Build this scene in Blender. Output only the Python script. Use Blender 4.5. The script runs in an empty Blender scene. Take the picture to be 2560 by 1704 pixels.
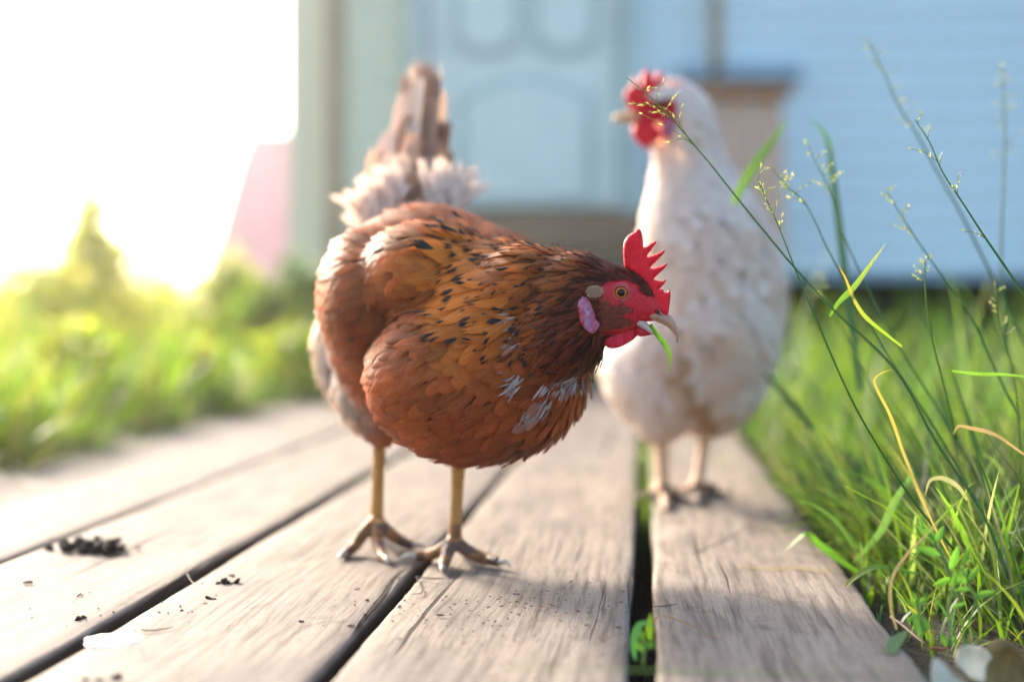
import bpy, bmesh, math, random
import numpy as np
from mathutils import Vector, Matrix, kdtree, geometry
R = math.radians
SC = bpy.context.scene
COL = SC.collection
random.seed(7); rng = np.random.default_rng(7)

# ------------------------------------------------------------------ camera
F, CX, HY, CH = 3271.7, 1178.0, 719.7, 0.224
def S(px, py, Y):                       # photo position and distance -> place
    return Vector(((px-CX)/F*Y, Y, CH+(HY-py)/F*Y))
def G(px, py, h=0.0):                   # photo position of a point on the ground
    return S(px, py, (CH-h)*F/(py-HY))
cam = bpy.data.cameras.new('camera'); camo = bpy.data.objects.new('camera', cam); COL.objects.link(camo)
camo.location = (0, 0, CH); camo.rotation_euler = (R(90), 0, 0)
cam.lens = 50; cam.sensor_width = 36; cam.shift_y = -70/2560
cam.clip_start = 0.02; cam.clip_end = 500
cam.dof.use_dof = True; cam.dof.focus_distance = 1.085; cam.dof.aperture_fstop = 2.0
SC.camera = camo
# ------------------------------------------------------------------ sky and sun
SUN_EL, SUN_AZ = 24, -36
w = bpy.data.worlds.new('World'); SC.world = w; w.use_nodes = True
wn = w.node_tree.nodes; sky = wn.new('ShaderNodeTexSky'); sky.sky_type = 'NISHITA'
sky.sun_disc = False; sky.sun_elevation = R(SUN_EL); sky.sun_rotation = R(SUN_AZ)
sky.air_density = 1.0; sky.dust_density = 4.0; sky.ozone_density = 1.6
w.node_tree.links.new(sky.outputs[0], wn['Background'].inputs[0]); wn['Background'].inputs[1].default_value = 0.15
sl = bpy.data.lights.new('sun', 'SUN'); sl.energy = 2.6; sl.angle = R(7); sl.color = (1.0, 0.90, 0.76)
so = bpy.data.objects.new('sun', sl); COL.objects.link(so)
sdir = Vector((math.sin(R(SUN_AZ))*math.cos(R(SUN_EL)), math.cos(R(SUN_AZ))*math.cos(R(SUN_EL)), math.sin(R(SUN_EL))))
so.rotation_euler = sdir.to_track_quat('Z', 'Y').to_euler()
SC.view_settings.view_transform = 'Standard'; SC.view_settings.look = 'None'
SC.view_settings.gamma = 1; SC.view_settings.use_curve_mapping = False
SC.view_settings.exposure = 2.08
SC.cycles.use_denoising = True; SC.cycles.transparent_max_bounces = 24; SC.cycles.max_bounces = 8
SC.cycles.sample_clamp_indirect = 6

# ------------------------------------------------------------------ helpers
def tag(o, label=None, cat=None, group=None, kind=None):
    for k, v in (('label', label), ('category', cat), ('group', group), ('kind', kind)):
        if v: o[k] = v
    return o
def empty(name, loc, *a, **k):
    o = bpy.data.objects.new(name, None); COL.objects.link(o); o.location = loc
    o.empty_display_size = .02
    return tag(o, *a, **k)
def link(name, me, parent=None, mat=None, **k):
    o = bpy.data.objects.new(name, me); COL.objects.link(o)
    if mat is not None:
        me.materials.clear(); me.materials.append(mat)
    if parent is not None:
        o.parent = parent; o.matrix_parent_inverse = Matrix.Translation(-parent_loc(parent))
    return tag(o, **k)
def parent_loc(p):
    v = Vector((0, 0, 0))
    while p is not None:
        v = v + Vector(p.location); p = p.parent if p.parent and p.matrix_parent_inverse == Matrix.Identity(4) else None
    return v
def npmesh(name, v, f, smooth=True, uv=None, cols=None):
    """v (n,3); f (m,k) all the same k; uv per vertex; cols dict name -> (n,3|4)"""
    me = bpy.data.meshes.new(name); v = np.asarray(v, np.float32); f = np.asarray(f, np.int32)
    me.vertices.add(len(v)); me.vertices.foreach_set('co', v.ravel())
    k = f.shape[1]; me.loops.add(f.size); me.loops.foreach_set('vertex_index', f.ravel())
    me.polygons.add(len(f)); me.polygons.foreach_set('loop_start', np.arange(0, f.size, k, dtype=np.int32))
    me.polygons.foreach_set('loop_total', np.full(len(f), k, np.int32))
    me.update(calc_edges=True)
    if smooth: me.polygons.foreach_set('use_smooth', np.ones(len(f), bool))
    if uv is not None:
        l = me.uv_layers.new(name='UVMap'); l.data.foreach_set('uv', np.asarray(uv, np.float32)[f.ravel()].ravel())
    for n, c in (cols or {}).items():
        c = np.asarray(c, np.float32)
        if c.shape[1] == 3: c = np.hstack([c, np.ones((len(c), 1), np.float32)])
        a = me.color_attributes.new(name=n, type='FLOAT_COLOR', domain='POINT'); a.data.foreach_set('color', c.ravel())
    return me
def bmmesh(name, bm, smooth=False):
    me = bpy.data.meshes.new(name); bm.normal_update(); bm.to_mesh(me); bm.free()
    for p in me.polygons: p.use_smooth = smooth
    return me
def box_bm(bm, c, s, rot=None, bev=0.0):
    g = bmesh.ops.create_cube(bm, size=1)
    m = Matrix.Translation(c) @ (rot.to_4x4() if rot else Matrix.Identity(4)) @ Matrix.Diagonal((*s, 1))
    bmesh.ops.transform(bm, matrix=m, verts=g['verts'])
    if bev:
        e = {x for v in g['verts'] for x in v.link_edges}
        bmesh.ops.bevel(bm, geom=list(e), offset=bev, segments=2, affect='EDGES')
def box(name, c, s, mat, parent, rot=None, bev=0.004, **k):
    bm = bmesh.new(); box_bm(bm, c, s, rot, bev); return link(name, bmmesh(name, bm), parent, mat, **k)
def rot_between(a):                     # frame (x,y,n) for direction a
    a = np.asarray(a, float); a = a/np.linalg.norm(a)
    h = np.array([0, 0, 1.]) if abs(a[2]) < .9 else np.array([1., 0, 0])
    x = np.cross(h, a); x /= np.linalg.norm(x); return x, np.cross(a, x)
def catmull(P, n):
    P = [np.asarray(p, float) for p in P]
    P = [2*P[0]-P[1]]+P+[2*P[-1]-P[-2]]; out = []
    for i in range(1, len(P)-2):
        for t in np.linspace(0, 1, n, endpoint=False):
            a, b, c, d = P[i-1], P[i], P[i+1], P[i+2]
            out.append(.5*((2*b)+(-a+c)*t+(2*a-5*b+4*c-d)*t*t+(-a+3*b-3*c+d)*t**3))
    out.append(P[-2]); return np.array(out)
def tube_arr(P, rad, seg=8, n=5):
    """list of points (x,y,z) and radii -> verts, quads (closed by small radius at ends)"""
    PR = catmull([np.append(np.asarray(p, float), r) for p, r in zip(P, rad)], n)
    C, r = PR[:, :3], np.maximum(PR[:, 3], 1e-5)
    T = np.gradient(C, axis=0); T /= np.linalg.norm(T, axis=1)[:, None]+1e-12
    x, y = rot_between(T[0]); V = []
    for i in range(len(C)):
        x = x-T[i]*np.dot(x, T[i]); x /= np.linalg.norm(x); y = np.cross(T[i], x)
        a = np.linspace(0, 2*np.pi, seg, endpoint=False)
        V.append(C[i]+r[i]*(np.cos(a)[:, None]*x+np.sin(a)[:, None]*y))
    V = np.vstack(V); Q = []
    for i in range(len(C)-1):
        for j in range(seg):
            k = (j+1) % seg; Q.append((i*seg+j, i*seg+k, (i+1)*seg+k, (i+1)*seg+j))
    m = len(V); V = np.vstack([V, C[0], C[-1]])
    for j in range(seg):
        k = (j+1) % seg
        Q.append((m, k, j, j)); Q.append((m+1, (len(C)-1)*seg+j, (len(C)-1)*seg+k, (len(C)-1)*seg+k))
    return V, Q
class Acc:                              # collects tubes into one mesh
    def __init__(s): s.bm = bmesh.new()
    def tube(s, P, rad, seg=8, n=5):
        V, Q = tube_arr(P, rad, seg, n); vs = [s.bm.verts.new(v) for v in V]
        for q in Q:
            q2 = []
            for a in q:
                if a not in q2: q2.append(a)
            try: s.bm.faces.new([vs[a] for a in q2])
            except ValueError: pass
        return s
    def ell(s, c, r, rot=0, sub=2, mat=None):
        g = bmesh.ops.create_icosphere(s.bm, subdivisions=sub, radius=1)
        m = mat or (Matrix.Translation(c) @ Matrix.Rotation(rot, 4, 'Y') @ Matrix.Diagonal((r[0], r[1], r[2], 1)))
        bmesh.ops.transform(s.bm, matrix=m, verts=g['verts']); return g['verts']
    def mesh(s, name, smooth=True): return bmmesh(name, s.bm, smooth)
def noisev(P, sc, seed=0):
    from mathutils import noise
    return np.array([noise.noise(Vector(p)*sc+Vector((seed*7.3, seed*3.1, 0))) for p in P])

# ---- node helper
class N:
    def __init__(s, name):
        s.m = bpy.data.materials.new(name); s.m.use_nodes = True; s.t = s.m.node_tree; s.n = s.t.nodes
        s.b = s.n['Principled BSDF']; s.out = s.n['Material Output']
    def new(s, t, **k):
        x = s.n.new(t)
        for a, b in k.items():
            if a.startswith('i_'):
                key = a[2:]; key = int(key) if key.isdigit() else key
                s.put(x.inputs[key], b)
            else: setattr(x, a, b)
        return x
    def put(s, sock, v):
        if isinstance(v, bpy.types.NodeSocket): s.t.links.new(v, sock)
        elif isinstance(v, bpy.types.Node): s.t.links.new(v.outputs[0], sock)
        else: sock.default_value = v
    def math(s, op, a, b=0.0, c=None):
        x = s.n.new('ShaderNodeMath'); x.operation = op; s.put(x.inputs[0], a); s.put(x.inputs[1], b)
        if c is not None: s.put(x.inputs[2], c)
        return x.outputs[0]
    def mix(s, f, a, b, mode='MIX'):
        x = s.n.new('ShaderNodeMix'); x.data_type = 'RGBA'; x.blend_type = mode
        s.put(x.inputs[0], f)
        for i, v in ((6, a), (7, b)):
            if isinstance(v, (tuple, list)): v = (*v, 1) if len(v) == 3 else v
            s.put(x.inputs[i], v)
        return x.outputs[2]
    def ramp(s, f, *st):
        x = s.n.new('ShaderNodeValToRGB'); s.put(x.inputs[0], f); cr = x.color_ramp
        while len(cr.elements) < len(st): cr.elements.new(.5)
        for e, (p, c) in zip(cr.elements, st):
            e.position = p; e.color = (*c, 1) if isinstance(c, (tuple, list)) else (c, c, c, 1)
        return x.outputs[0]
    def noise(s, vec, scale, detail=4, rough=.5, dist=0):
        x = s.n.new('ShaderNodeTexNoise'); s.put(x.inputs['Vector'], vec); x.inputs['Scale'].default_value = scale
        x.inputs['Detail'].default_value = detail; x.inputs['Roughness'].default_value = rough
        x.inputs['Distortion'].default_value = dist; return x.outputs[0]
    def obj(s): return s.n.new('ShaderNodeTexCoord').outputs['Object']
    def mapv(s, vec, sc, loc=(0, 0, 0), rot=(0, 0, 0)):
        x = s.n.new('ShaderNodeMapping'); s.put(x.inputs[0], vec); x.inputs['Scale'].default_value = sc
        x.inputs['Location'].default_value = loc; x.inputs['Rotation'].default_value = rot; return x.outputs[0]
    def bump(s, h, strength=.5, dist=.001):
        x = s.n.new('ShaderNodeBump'); s.put(x.inputs['Height'], h); x.inputs['Strength'].default_value = strength
        x.inputs['Distance'].default_value = dist; s.put(s.b.inputs['Normal'], x.outputs[0]); return x.outputs[0]
    def set(s, **k):
        for a, v in k.items():
            key = a.replace('_', ' ')
            if isinstance(v, tuple) and len(v) == 3 and 'Radius' not in key: v = (*v, 1)
            s.put(s.b.inputs[key], v)
        return s
    def attr(s, name, out=0):
        x = s.n.new('ShaderNodeAttribute'); x.attribute_name = name; return x.outputs[out]

def simple(name, col, rough=.6, var=.25, scale=30, bump=.3, bd=.001, spec=.3, stretch=(1, 1, 1), **k):
    n = N(name); o = n.mapv(n.obj(), stretch); f = n.noise(o, scale, 6, .6)
    c2 = tuple(min(1, x*(1-var)) for x in col); c3 = tuple(min(1, x*(1+var)) for x in col)
    n.set(Base_Color=n.ramp(f, (.3, c2), (.7, c3)), Roughness=rough)
    n.b.inputs['Specular IOR Level'].default_value = spec
    n.bump(n.noise(o, scale*3, 5, .6), bump, bd); n.set(**k); return n.m

def leafmat(name, rough=.45, trans=.55, spec=.35):
    """foliage: colour from the 'col' attribute, veins from the UV, light let through"""
    n = N(name); c = n.attr('col'); uv = n.n.new('ShaderNodeTexCoord').outputs['UV']
    sx = n.new('ShaderNodeSeparateXYZ', i_0=uv)
    ridge = n.math('SINE', n.math('MULTIPLY', sx.outputs[0], 44.0))
    f = n.noise(n.obj(), 60, 3, .6)
    c1 = n.mix(n.math('MULTIPLY', f, .55), c, n.mix(.5, c, (.25, .22, .05), 'MIX'))
    c2 = n.mix(n.math('MULTIPLY_ADD', ridge, .12, .12), c1, n.mix(1, c1, (.5, .55, .5), 'MULTIPLY'))
    n.set(Base_Color=c2, Roughness=rough); n.b.inputs['Specular IOR Level'].default_value = spec
    nb = n.bump(ridge, .15, .0003)
    tr = n.new('ShaderNodeBsdfTranslucent', i_0=n.mix(1, c2, (1.15, 1.25, .5), 'MULTIPLY'))
    mx = n.new('ShaderNodeMixShader', i_0=trans, i_1=n.b.outputs[0], i_2=tr.outputs[0])
    n.t.links.new(mx.outputs[0], n.out.inputs[0]); return n.m
M_leaf = leafmat('leaf'); M_dry = leafmat('dry_grass', .7, .35, .15)

def feathermat(name, white=False):
    n = N(name); c = n.attr('col')
    par = n.new('ShaderNodeSeparateColor', i_0=n.attr('par')); tipd, rnd, fl = par.outputs
    uv = n.n.new('ShaderNodeTexCoord').outputs['UV']; sx = n.new('ShaderNodeSeparateXYZ', i_0=uv)
    u, v = sx.outputs[0], sx.outputs[1]
    s_ = n.math('ABSOLUTE', n.math('MULTIPLY_ADD', u, 2.0, -1.0))
    r10 = n.math('MULTIPLY', rnd, 37.0)
    # barb coordinate: barbs leave the shaft towards the tip
    b = n.math('ADD', n.math('SUBTRACT', n.math('MULTIPLY', v, 60.0), n.math('MULTIPLY', s_, 14.0)), r10)
    bv = n.new('ShaderNodeCombineXYZ', i_0=b, i_1=n.math('MULTIPLY', s_, 1.3), i_2=r10)
    bn = n.noise(bv.outputs[0], .9, 2, .6)
    bfine = n.noise(bv.outputs[0], 2.6, 2, .6)
    # colour
    side = n.mix(n.math('MULTIPLY', bn, .8), n.mix(1, c, (.55, .45, .42), 'MULTIPLY'), n.mix(1, c, (1.4, 1.35, 1.3), 'MULTIPLY'))
    edge = n.math('SMOOTH_MIN', n.math('MAXIMUM', n.math('SUBTRACT', s_, .72), n.math('SUBTRACT', v, .88)), .2, .05)
    edge = n.math('MULTIPLY', n.math('MAXIMUM', edge, 0.0), 3.0)
    side = n.mix(edge, side, n.mix(1, side, (1.25, 1.22, 1.2), 'MULTIPLY'))
    side = n.mix(n.math('MULTIPLY', n.math('SUBTRACT', 1.0, n.math('SMOOTH_MIN', n.math('MULTIPLY', v, 1.45), 1.0, .2)), n.math('MAXIMUM', n.math('MULTIPLY_ADD', fl, -1.9, 1.0), 0.0)), side, n.mix(1, side, (.30, .24, .24), 'MULTIPLY'))  # darker downy base, also painting in the recess shade between feathers
    # dark pointed spangle near the tip
    vv = n.math('ADD', v, n.math('MULTIPLY', n.math('SUBTRACT', bn, .5), .16))
    tipm = n.math('GREATER_THAN', n.math('SUBTRACT', vv, n.math('MULTIPLY', s_, .22)), n.math('MULTIPLY_ADD', tipd, -.36, .98))
    tipm = n.math('MULTIPLY', tipm, n.math('GREATER_THAN', tipd, .08))
    col = n.mix(tipm, side, (.012, .010, .010))
    shaft = n.math('LESS_THAN', s_, n.math('MULTIPLY_ADD', v, -.05, .075))
    shaft = n.math('MULTIPLY', shaft, n.math('MULTIPLY_ADD', fl, -.8, .8))
    shaft = n.math('MULTIPLY', shaft, n.math('GREATER_THAN', n.math('FRACT', n.math('MULTIPLY', rnd, 7.3)), .55))
    col = n.mix(n.math('MULTIPLY', shaft, .5), col, n.mix(1, n.mix(.25, c, (.8, .7, .55)), (1.4, 1.3, 1.2), 'MULTIPLY'))
    n.set(Base_Color=col, Roughness=.5); n.b.inputs['Specular IOR Level'].default_value = .16
    n.b.inputs['Sheen Weight'].default_value = .05; n.b.inputs['Sheen Roughness'].default_value = .4
    n.b.inputs['Sheen Tint'].default_value = (1, .85, .7, 1)
    n.bump(n.math('ADD', bfine, n.math('MULTIPLY', shaft, 1.5)), .35, .0006)
    tr = n.new('ShaderNodeBsdfTranslucent', i_0=n.mix(1, col, (1.3, 1.1, .9), 'MULTIPLY'))
    mx = n.new('ShaderNodeMixShader', i_0=.28, i_1=n.b.outputs[0], i_2=tr.outputs[0])
    # ragged barbs at the margin
    fr = n.math('MULTIPLY_ADD', fl, 1.25, .16)
    a1 = n.math('ADD', s_, n.math('MULTIPLY', n.math('SUBTRACT', bfine, .28), fr))
    tv = n.new('ShaderNodeCombineXYZ', i_0=n.math('MULTIPLY', u, 16.0), i_1=n.math('MULTIPLY', v, 1.5), i_2=r10)
    tn = n.noise(tv.outputs[0], 1.0, 2, .6)
    a2 = n.math('ADD', v, n.math('MULTIPLY', n.math('SUBTRACT', tn, .3), n.math('MULTIPLY', fr, .6)))
    hole = n.math('MAXIMUM', n.math('GREATER_THAN', a1, 1.0), n.math('GREATER_THAN', a2, 1.0))
    tp = n.new('ShaderNodeBsdfTransparent')
    m2 = n.new('ShaderNodeMixShader', i_0=hole, i_1=mx.outputs[0], i_2=tp.outputs[0])
    n.t.links.new(m2.outputs[0], n.out.inputs[0]); return n.m
M_feather = feathermat('feather')

# ------------------------------------------------------------------ ground
def soilmat():
    n = N('soil'); o = n.obj(); f = n.noise(o, 14, 8, .65); g = n.noise(o, 120, 4, .7)
    c = n.mix(f, (.018, .013, .010), (.085, .062, .045)); c = n.mix(n.ramp(g, (.55, 0), (.75, 1)), c, (.12, .09, .06))
    n.set(Base_Color=c, Roughness=.95); n.bump(n.math('ADD', f, n.math('MULTIPLY', g, .5)), 1, .012); return n.m
M_soil = soilmat()
def ground():
    xs = np.concatenate([[-160, -60, -25], np.linspace(-8, 8, 130), [25, 60, 160]])
    ys = np.concatenate([[-40, -8, -2], np.linspace(.2, 7, 110), [12, 30, 90, 260]])
    X, Y = np.meshgrid(xs, ys); P = np.stack([X.ravel(), Y.ravel(), np.zeros(X.size)], 1)
    u = P[:, 0]-.0934*P[:, 1]; near = (np.abs(P[:, 0]) < 9) & (P[:, 1] < 8)
    z = np.where(near, noisev(P*[1, 1, 0], 6)*.012+noisev(P*[1, 1, 0], 22, 2)*.006, 0)
    under = (u > -.97) & (u < .15)
    z += np.where(under, -.075, -.028); P[:, 2] = z
    nx, ny = len(xs), len(ys); I = np.arange(nx*ny).reshape(ny, nx)
    f = np.stack([I[:-1, :-1], I[:-1, 1:], I[1:, 1:], I[1:, :-1]], -1).reshape(-1, 4)
    link('ground', npmesh('ground', P, f), None, M_soil, kind='structure')
ground()

# ------------------------------------------------------------------ boardwalk
def woodmat():
    n = N('weathered_wood'); tc = n.n.new('ShaderNodeTexCoord'); o = tc.outputs['Object']
    oi = n.n.new('ShaderNodeObjectInfo').outputs['Random']
    off = n.new('ShaderNodeCombineXYZ', i_0=n.math('MULTIPLY', oi, 9.0), i_1=n.math('MULTIPLY', oi, 31.0), i_2=0.0)
    p = n.new('ShaderNodeVectorMath', operation='ADD', i_0=o, i_1=off.outputs[0]).outputs[0]
    warp = n.noise(n.mapv(p, (3, 1.1, 1)), 2.2, 3, .5)
    wv = n.new('ShaderNodeCombineXYZ', i_0=n.math('MULTIPLY', n.math('SUBTRACT', warp, .5), .028))
    pw = n.new('ShaderNodeVectorMath', operation='ADD', i_0=p, i_1=wv.outputs[0]).outputs[0]
    grain = n.noise(n.mapv(pw, (170, 7, 1)), 1, 6, .68)
    fine = n.noise(n.mapv(pw, (700, 38, 1)), 1, 4, .65)
    broad = n.noise(n.mapv(pw, (34, 1.4, 1)), 1, 3, .5)
    blot = n.noise(n.mapv(p, (9, 5, 1)), 1, 5, .65)
    dirt = n.noise(n.mapv(p, (26, 15, 1)), 1, 7, .75, .6)
    c = n.mix(broad, (.185, .144, .110), (.355, .292, .234))
    c = n.mix(n.ramp(grain, (.32, 1), (.54, 0)), c, (.075, .054, .042))
    c = n.mix(n.math('MULTIPLY', n.ramp(fine, (.3, 1), (.5, 0)), .42), c, (.085, .062, .05))
    c = n.mix(n.math('MULTIPLY', n.ramp(blot, (.47, 0), (.68, 1)), .5), c, (.125, .105, .098))
    c = n.mix(n.math('MULTIPLY', n.ramp(dirt, (.56, 0), (.70, 1)), .62), c, (.065, .046, .036))
    mott = n.noise(n.mapv(p, (210, 120, 1)), 1, 4, .7); c = n.mix(n.math('MULTIPLY', n.ramp(mott, (.55, 0), (.72, 1)), .35), c, (.07, .05, .04))
    crack = n.noise(n.mapv(pw, (90, 1.3, 1), (3, 8, 0)), 1, 2, .4)
    ck = n.ramp(crack, (.665, 0), (.69, 1))
    c = n.mix(ck, c, (.03, .02, .016))
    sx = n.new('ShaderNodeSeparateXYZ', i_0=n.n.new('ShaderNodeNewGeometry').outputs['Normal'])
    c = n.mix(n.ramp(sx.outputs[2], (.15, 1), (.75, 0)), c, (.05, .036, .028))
    n.set(Base_Color=c, Roughness=n.math('MULTIPLY_ADD', grain, .25, .6)); n.b.inputs['Specular IOR Level'].default_value = .12
    h = n.math('ADD', n.math('MULTIPLY', grain, .8), n.math('MULTIPLY', fine, .35))
    h = n.math('SUBTRACT', h, n.math('MULTIPLY', ck, 1.4)); h = n.math('ADD', h, n.math('MULTIPLY', dirt, .25))
    n.bump(h, .6, .0012); return n.m
M_wood = woodmat()
PD = Vector((.0934, 1, 0)).normalized(); PX = Vector((PD.y, -PD.x, 0))
PROT = Matrix((PX, PD, Vector((0, 0, 1)))).transposed()
bw = empty('boardwalk', (0, 0, 0), kind='structure')
def board(u0, u1, y0, y1, zt, seed, wob=.0015, th=.032):
    """one sawn board running away from the camera, edges worn and uneven"""
    cs = PD.y; w0, w1 = u0*cs, u1*cs
    ys = np.concatenate([np.arange(y0, 2.2, .012), np.arange(2.2, y1, .05), [y1]])
    xs = np.array([0, .0012, .004, .02]); wd = w1-w0
    prof = [(0, -th), (0, -.004), (.0012, -.0012), (.0045, 0)]+[(wd*t, 0) for t in (.15, .3, .45, .6, .75, .88)]+[(wd-.0045, 0), (wd-.0012, -.0012), (wd, -.004), (wd, -th)]
    prof = np.array(prof); n = len(prof); V = []
    rr = np.random.default_rng(seed)
    from mathutils import noise
    for y in ys:
        e0 = noise.noise(Vector((y*9, seed*5.1, 0)))*wob+noise.noise(Vector((y*60, seed*5.1, 3)))*.0009
        e1 = noise.noise(Vector((y*9, seed*5.1, 8)))*wob+noise.noise(Vector((y*60, seed*5.1, 9)))*.0009
        warp = noise.noise(Vector((y*1.3, seed*2.2, 4)))*.0015
        for k, (a, b) in enumerate(prof):
            t = a/wd; x = w0+a+e0*(1-t)+e1*t; cup = -.0018*math.cos((t-.5)*math.pi)*(seed % 2*2-1)
            z = zt+b+warp+(cup+noise.noise(Vector((x*40, y*6, seed)))*.0006 if b > -.01 else 0)
            V.append((x, y, z))
    V = np.array(V); m = len(ys); I = np.arange(m*n).reshape(m, n)
    f = np.stack([I[:-1, :-1], I[:-1, 1:], I[1:, 1:], I[1:, :-1]], -1).reshape(-1, 4)
    J = np.stack([I[:-1, -1], I[:-1, 0], I[1:, 0], I[1:, -1]], -1); f = np.vstack([f, J])
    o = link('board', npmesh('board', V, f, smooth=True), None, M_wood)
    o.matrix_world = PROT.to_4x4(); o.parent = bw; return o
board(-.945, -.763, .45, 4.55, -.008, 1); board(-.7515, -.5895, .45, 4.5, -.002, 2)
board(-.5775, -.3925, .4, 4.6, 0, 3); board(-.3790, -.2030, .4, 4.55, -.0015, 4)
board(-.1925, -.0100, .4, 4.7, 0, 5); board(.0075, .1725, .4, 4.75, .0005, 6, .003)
M_joist = simple('joist_wood', (.06, .045, .035), .9, .3, 20, .5)
for yj in (.7, 1.75, 2.8, 3.85):
    bm = bmesh.new(); box_bm(bm, Vector((-.40, yj, -.058)), (1.05, .05, .045), None, .003)
    o = link('joist', bmmesh('joist', bm), None, M_joist); o.matrix_world = PROT.to_4x4(); o.parent = bw

# ------------------------------------------------------------------ house
M_blue = simple('blue_siding', (.63, .77, .78), .5, .10, 6, .2, .001, .3, (.3, 1, 4))
M_flare_green = simple('flare_green_siding', (.66, .68, .50), .5, .10, 6, .2, .001, .3, (.3, 1, 4))  # left wall: green tint of the lens flare put into the siding colour
M_flare_cream = simple('flare_cream_board', (.74, .66, .44), .55, .08, 6, .2)  # house corner: warm flare glare painted into the board colour
M_strip = simple('brown_strip', (.36, .27, .16), .6, .15, 8, .2)
M_door = simple('door_paint', (.66, .74, .68), .4, .05, 6, .1)
M_frame = simple('door_frame_paint', (.47, .58, .54), .5, .08, 6, .1)
M_beam = simple('beam_wood', (.27, .18, .115), .8, .2, 20, .4, .002, .2, (.2, 3, 3))
M_dark = simple('underfloor_shade', (.02, .018, .016), .9, .2, 20, .3)  # near-black: shade under the house put into the colour
M_slate = simple('slate_paint_and_shade', (.30, .42, .50), .5, .1, 10, .2)
HB = 5.0
hs = empty('house', S(1200, 719, HB)*1.0, 'pale blue raised wooden house with panelled door behind the hens', 'house')
hs.location.z = 0
def hx(px, Y=HB): return (px-CX)/F*Y
def hz(py, Y=HB): return CH+(HY-py)/F*Y
HT = 2.7
def wallrun(x0, x1, z0, z1, mat, name='siding_board', hgt=.09, me=None):
    z = z0; wd = x1-x0
    bm = bmesh.new()                                    # one lapped board, bottom edge proud
    pts = [(-.004, 0), (-.014, 0), (-.004, hgt+.012), (-.002, hgt+.012)]
    v0 = [bm.verts.new((0, a, b)) for a, b in pts]; v1 = [bm.verts.new((wd, a, b)) for a, b in pts]
    for i in range(4):
        j = (i+1) % 4; bm.faces.new((v0[i], v1[i], v1[j], v0[j]))
    bm.faces.new(v0[::-1]); bm.faces.new(v1); bmesh.ops.recalc_face_normals(bm, faces=bm.faces)
    me = bmmesh(name, bm); me.materials.append(mat)
    while z < z1-.01:
        o = bpy.data.objects.new(name, me); COL.objects.link(o); o.parent = hs
        o.location = Vector((x0, HB, z))-hs.location; z += hgt
x_l, x_r = hx(662), hx(662)+4.6
zb = hz(622); zd = hz(478)
wallrun(hx(792), hx(940), hz(600), HT, M_flare_green); wallrun(hx(1462), x_r, zb, HT, M_blue)
wallrun(hx(662), hx(755), hz(640), HT, M_flare_cream)
box('trim_strip', Vector((hx(772), HB-.02, HT/2)), (hx(790)-hx(757), .05, HT), M_strip, hs)
box('wall_core', Vector(((x_l+x_r)/2, HB+1.55, (zb+HT)/2+.01)), (x_r-x_l-.01, 3.05, HT-zb-.02), M_flare_green, hs)
box('roof', Vector(((x_l+x_r)/2, HB+1.45, HT+.06)), (x_r-x_l+.5, 3.6, .12), simple('roof_sheet', (.25, .2, .18), .6), hs)
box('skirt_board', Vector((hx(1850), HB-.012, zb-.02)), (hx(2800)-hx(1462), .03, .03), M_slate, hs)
box('sill_beam', Vector((hx(1180), HB-.03, (hz(490)+hz(582))/2)), (hx(1458)-hx(800), .12, hz(490)-hz(582)), M_beam, hs)
for px in (700, 1100, 1475, 2050, 2700):
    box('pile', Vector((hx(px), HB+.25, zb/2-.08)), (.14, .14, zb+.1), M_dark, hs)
box('underfloor_shade_sheet', Vector((x_l+2.3, HB+.9, zb/2)), (4.5, .03, zb+.05), M_dark, hs)  # dark sheet standing for the shade in the gap beneath the floor
# door
dr = empty('door', (0, 0, 0)); dr.parent = hs; DW0, DW1, DZ1 = hx(985), hx(1425), zd+1.95
def dbox(name, c, s, mat, bev=.006):
    o = box(name, c, s, mat, None, None, bev); o.parent = dr; o.location = -hs.location; return o
for x0, x1, z0, z1 in ((hx(941), DW0, zd-.03, DZ1+.06), (DW1, hx(1461), zd-.03, DZ1+.06), (DW0+.001, DW1-.001, DZ1+.005, DZ1+.06)):
    o = box('door_frame', Vector(((x0+x1)/2, HB-.03, (z0+z1)/2)), (x1-x0-.002, .09, z1-z0), M_frame, hs)
dbox('slab', Vector(((DW0+DW1)/2, HB+.0, (zd+DZ1)/2)), (DW1-DW0-.006, .05, DZ1-zd), M_door)
def arch_panel(x0, x1, z0, z1, rise, up=True, grow=0):
    pts = [(x0-grow, z0-grow), (x1+grow, z0-grow)]
    for t in np.linspace(0, 1, 17):
        x = x1+grow+(x0-x1-2*grow)*t; pts.append((x, z1+grow+rise*math.sin(math.pi*t)))
    if not up: pts = [(x, z0+z1-z) for x, z in pts][::-1]
    return pts
def prism(pts, ya, yb):
    bm = bmesh.new(); a = [bm.verts.new((x, ya, z)) for x, z in pts]; b = [bm.verts.new((x, yb, z)) for x, z in pts]
    bm.faces.new(a); bm.faces.new(b[::-1])
    for i in range(len(a)): bm.faces.new((a[i], b[i], b[(i+1) % len(a)], a[(i+1) % len(a)]))
    bmesh.ops.recalc_face_normals(bm, faces=bm.faces); return bm
def door_panel(x0, x1, z0, z1, rise, up=True):
    for nm, g, ya, mt in (('moulding', .035, HB-.034, M_frame), ('panel', 0, HB-.046, M_door)):
        bm = prism(arch_panel(x0, x1, z0, z1, rise, up, g), HB-.024, ya)
        o = link(nm, bmmesh(nm, bm), None, mt); o.parent = dr; o.location = -hs.location
door_panel(hx(1075), hx(1345), hz(455), hz(245), .07)
door_panel(hx(1065), hx(1180), hz(85), hz(85)+.55, .05, False); door_panel(hx(1240), hx(1355), hz(85), hz(85)+.55, .05, False)
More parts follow.
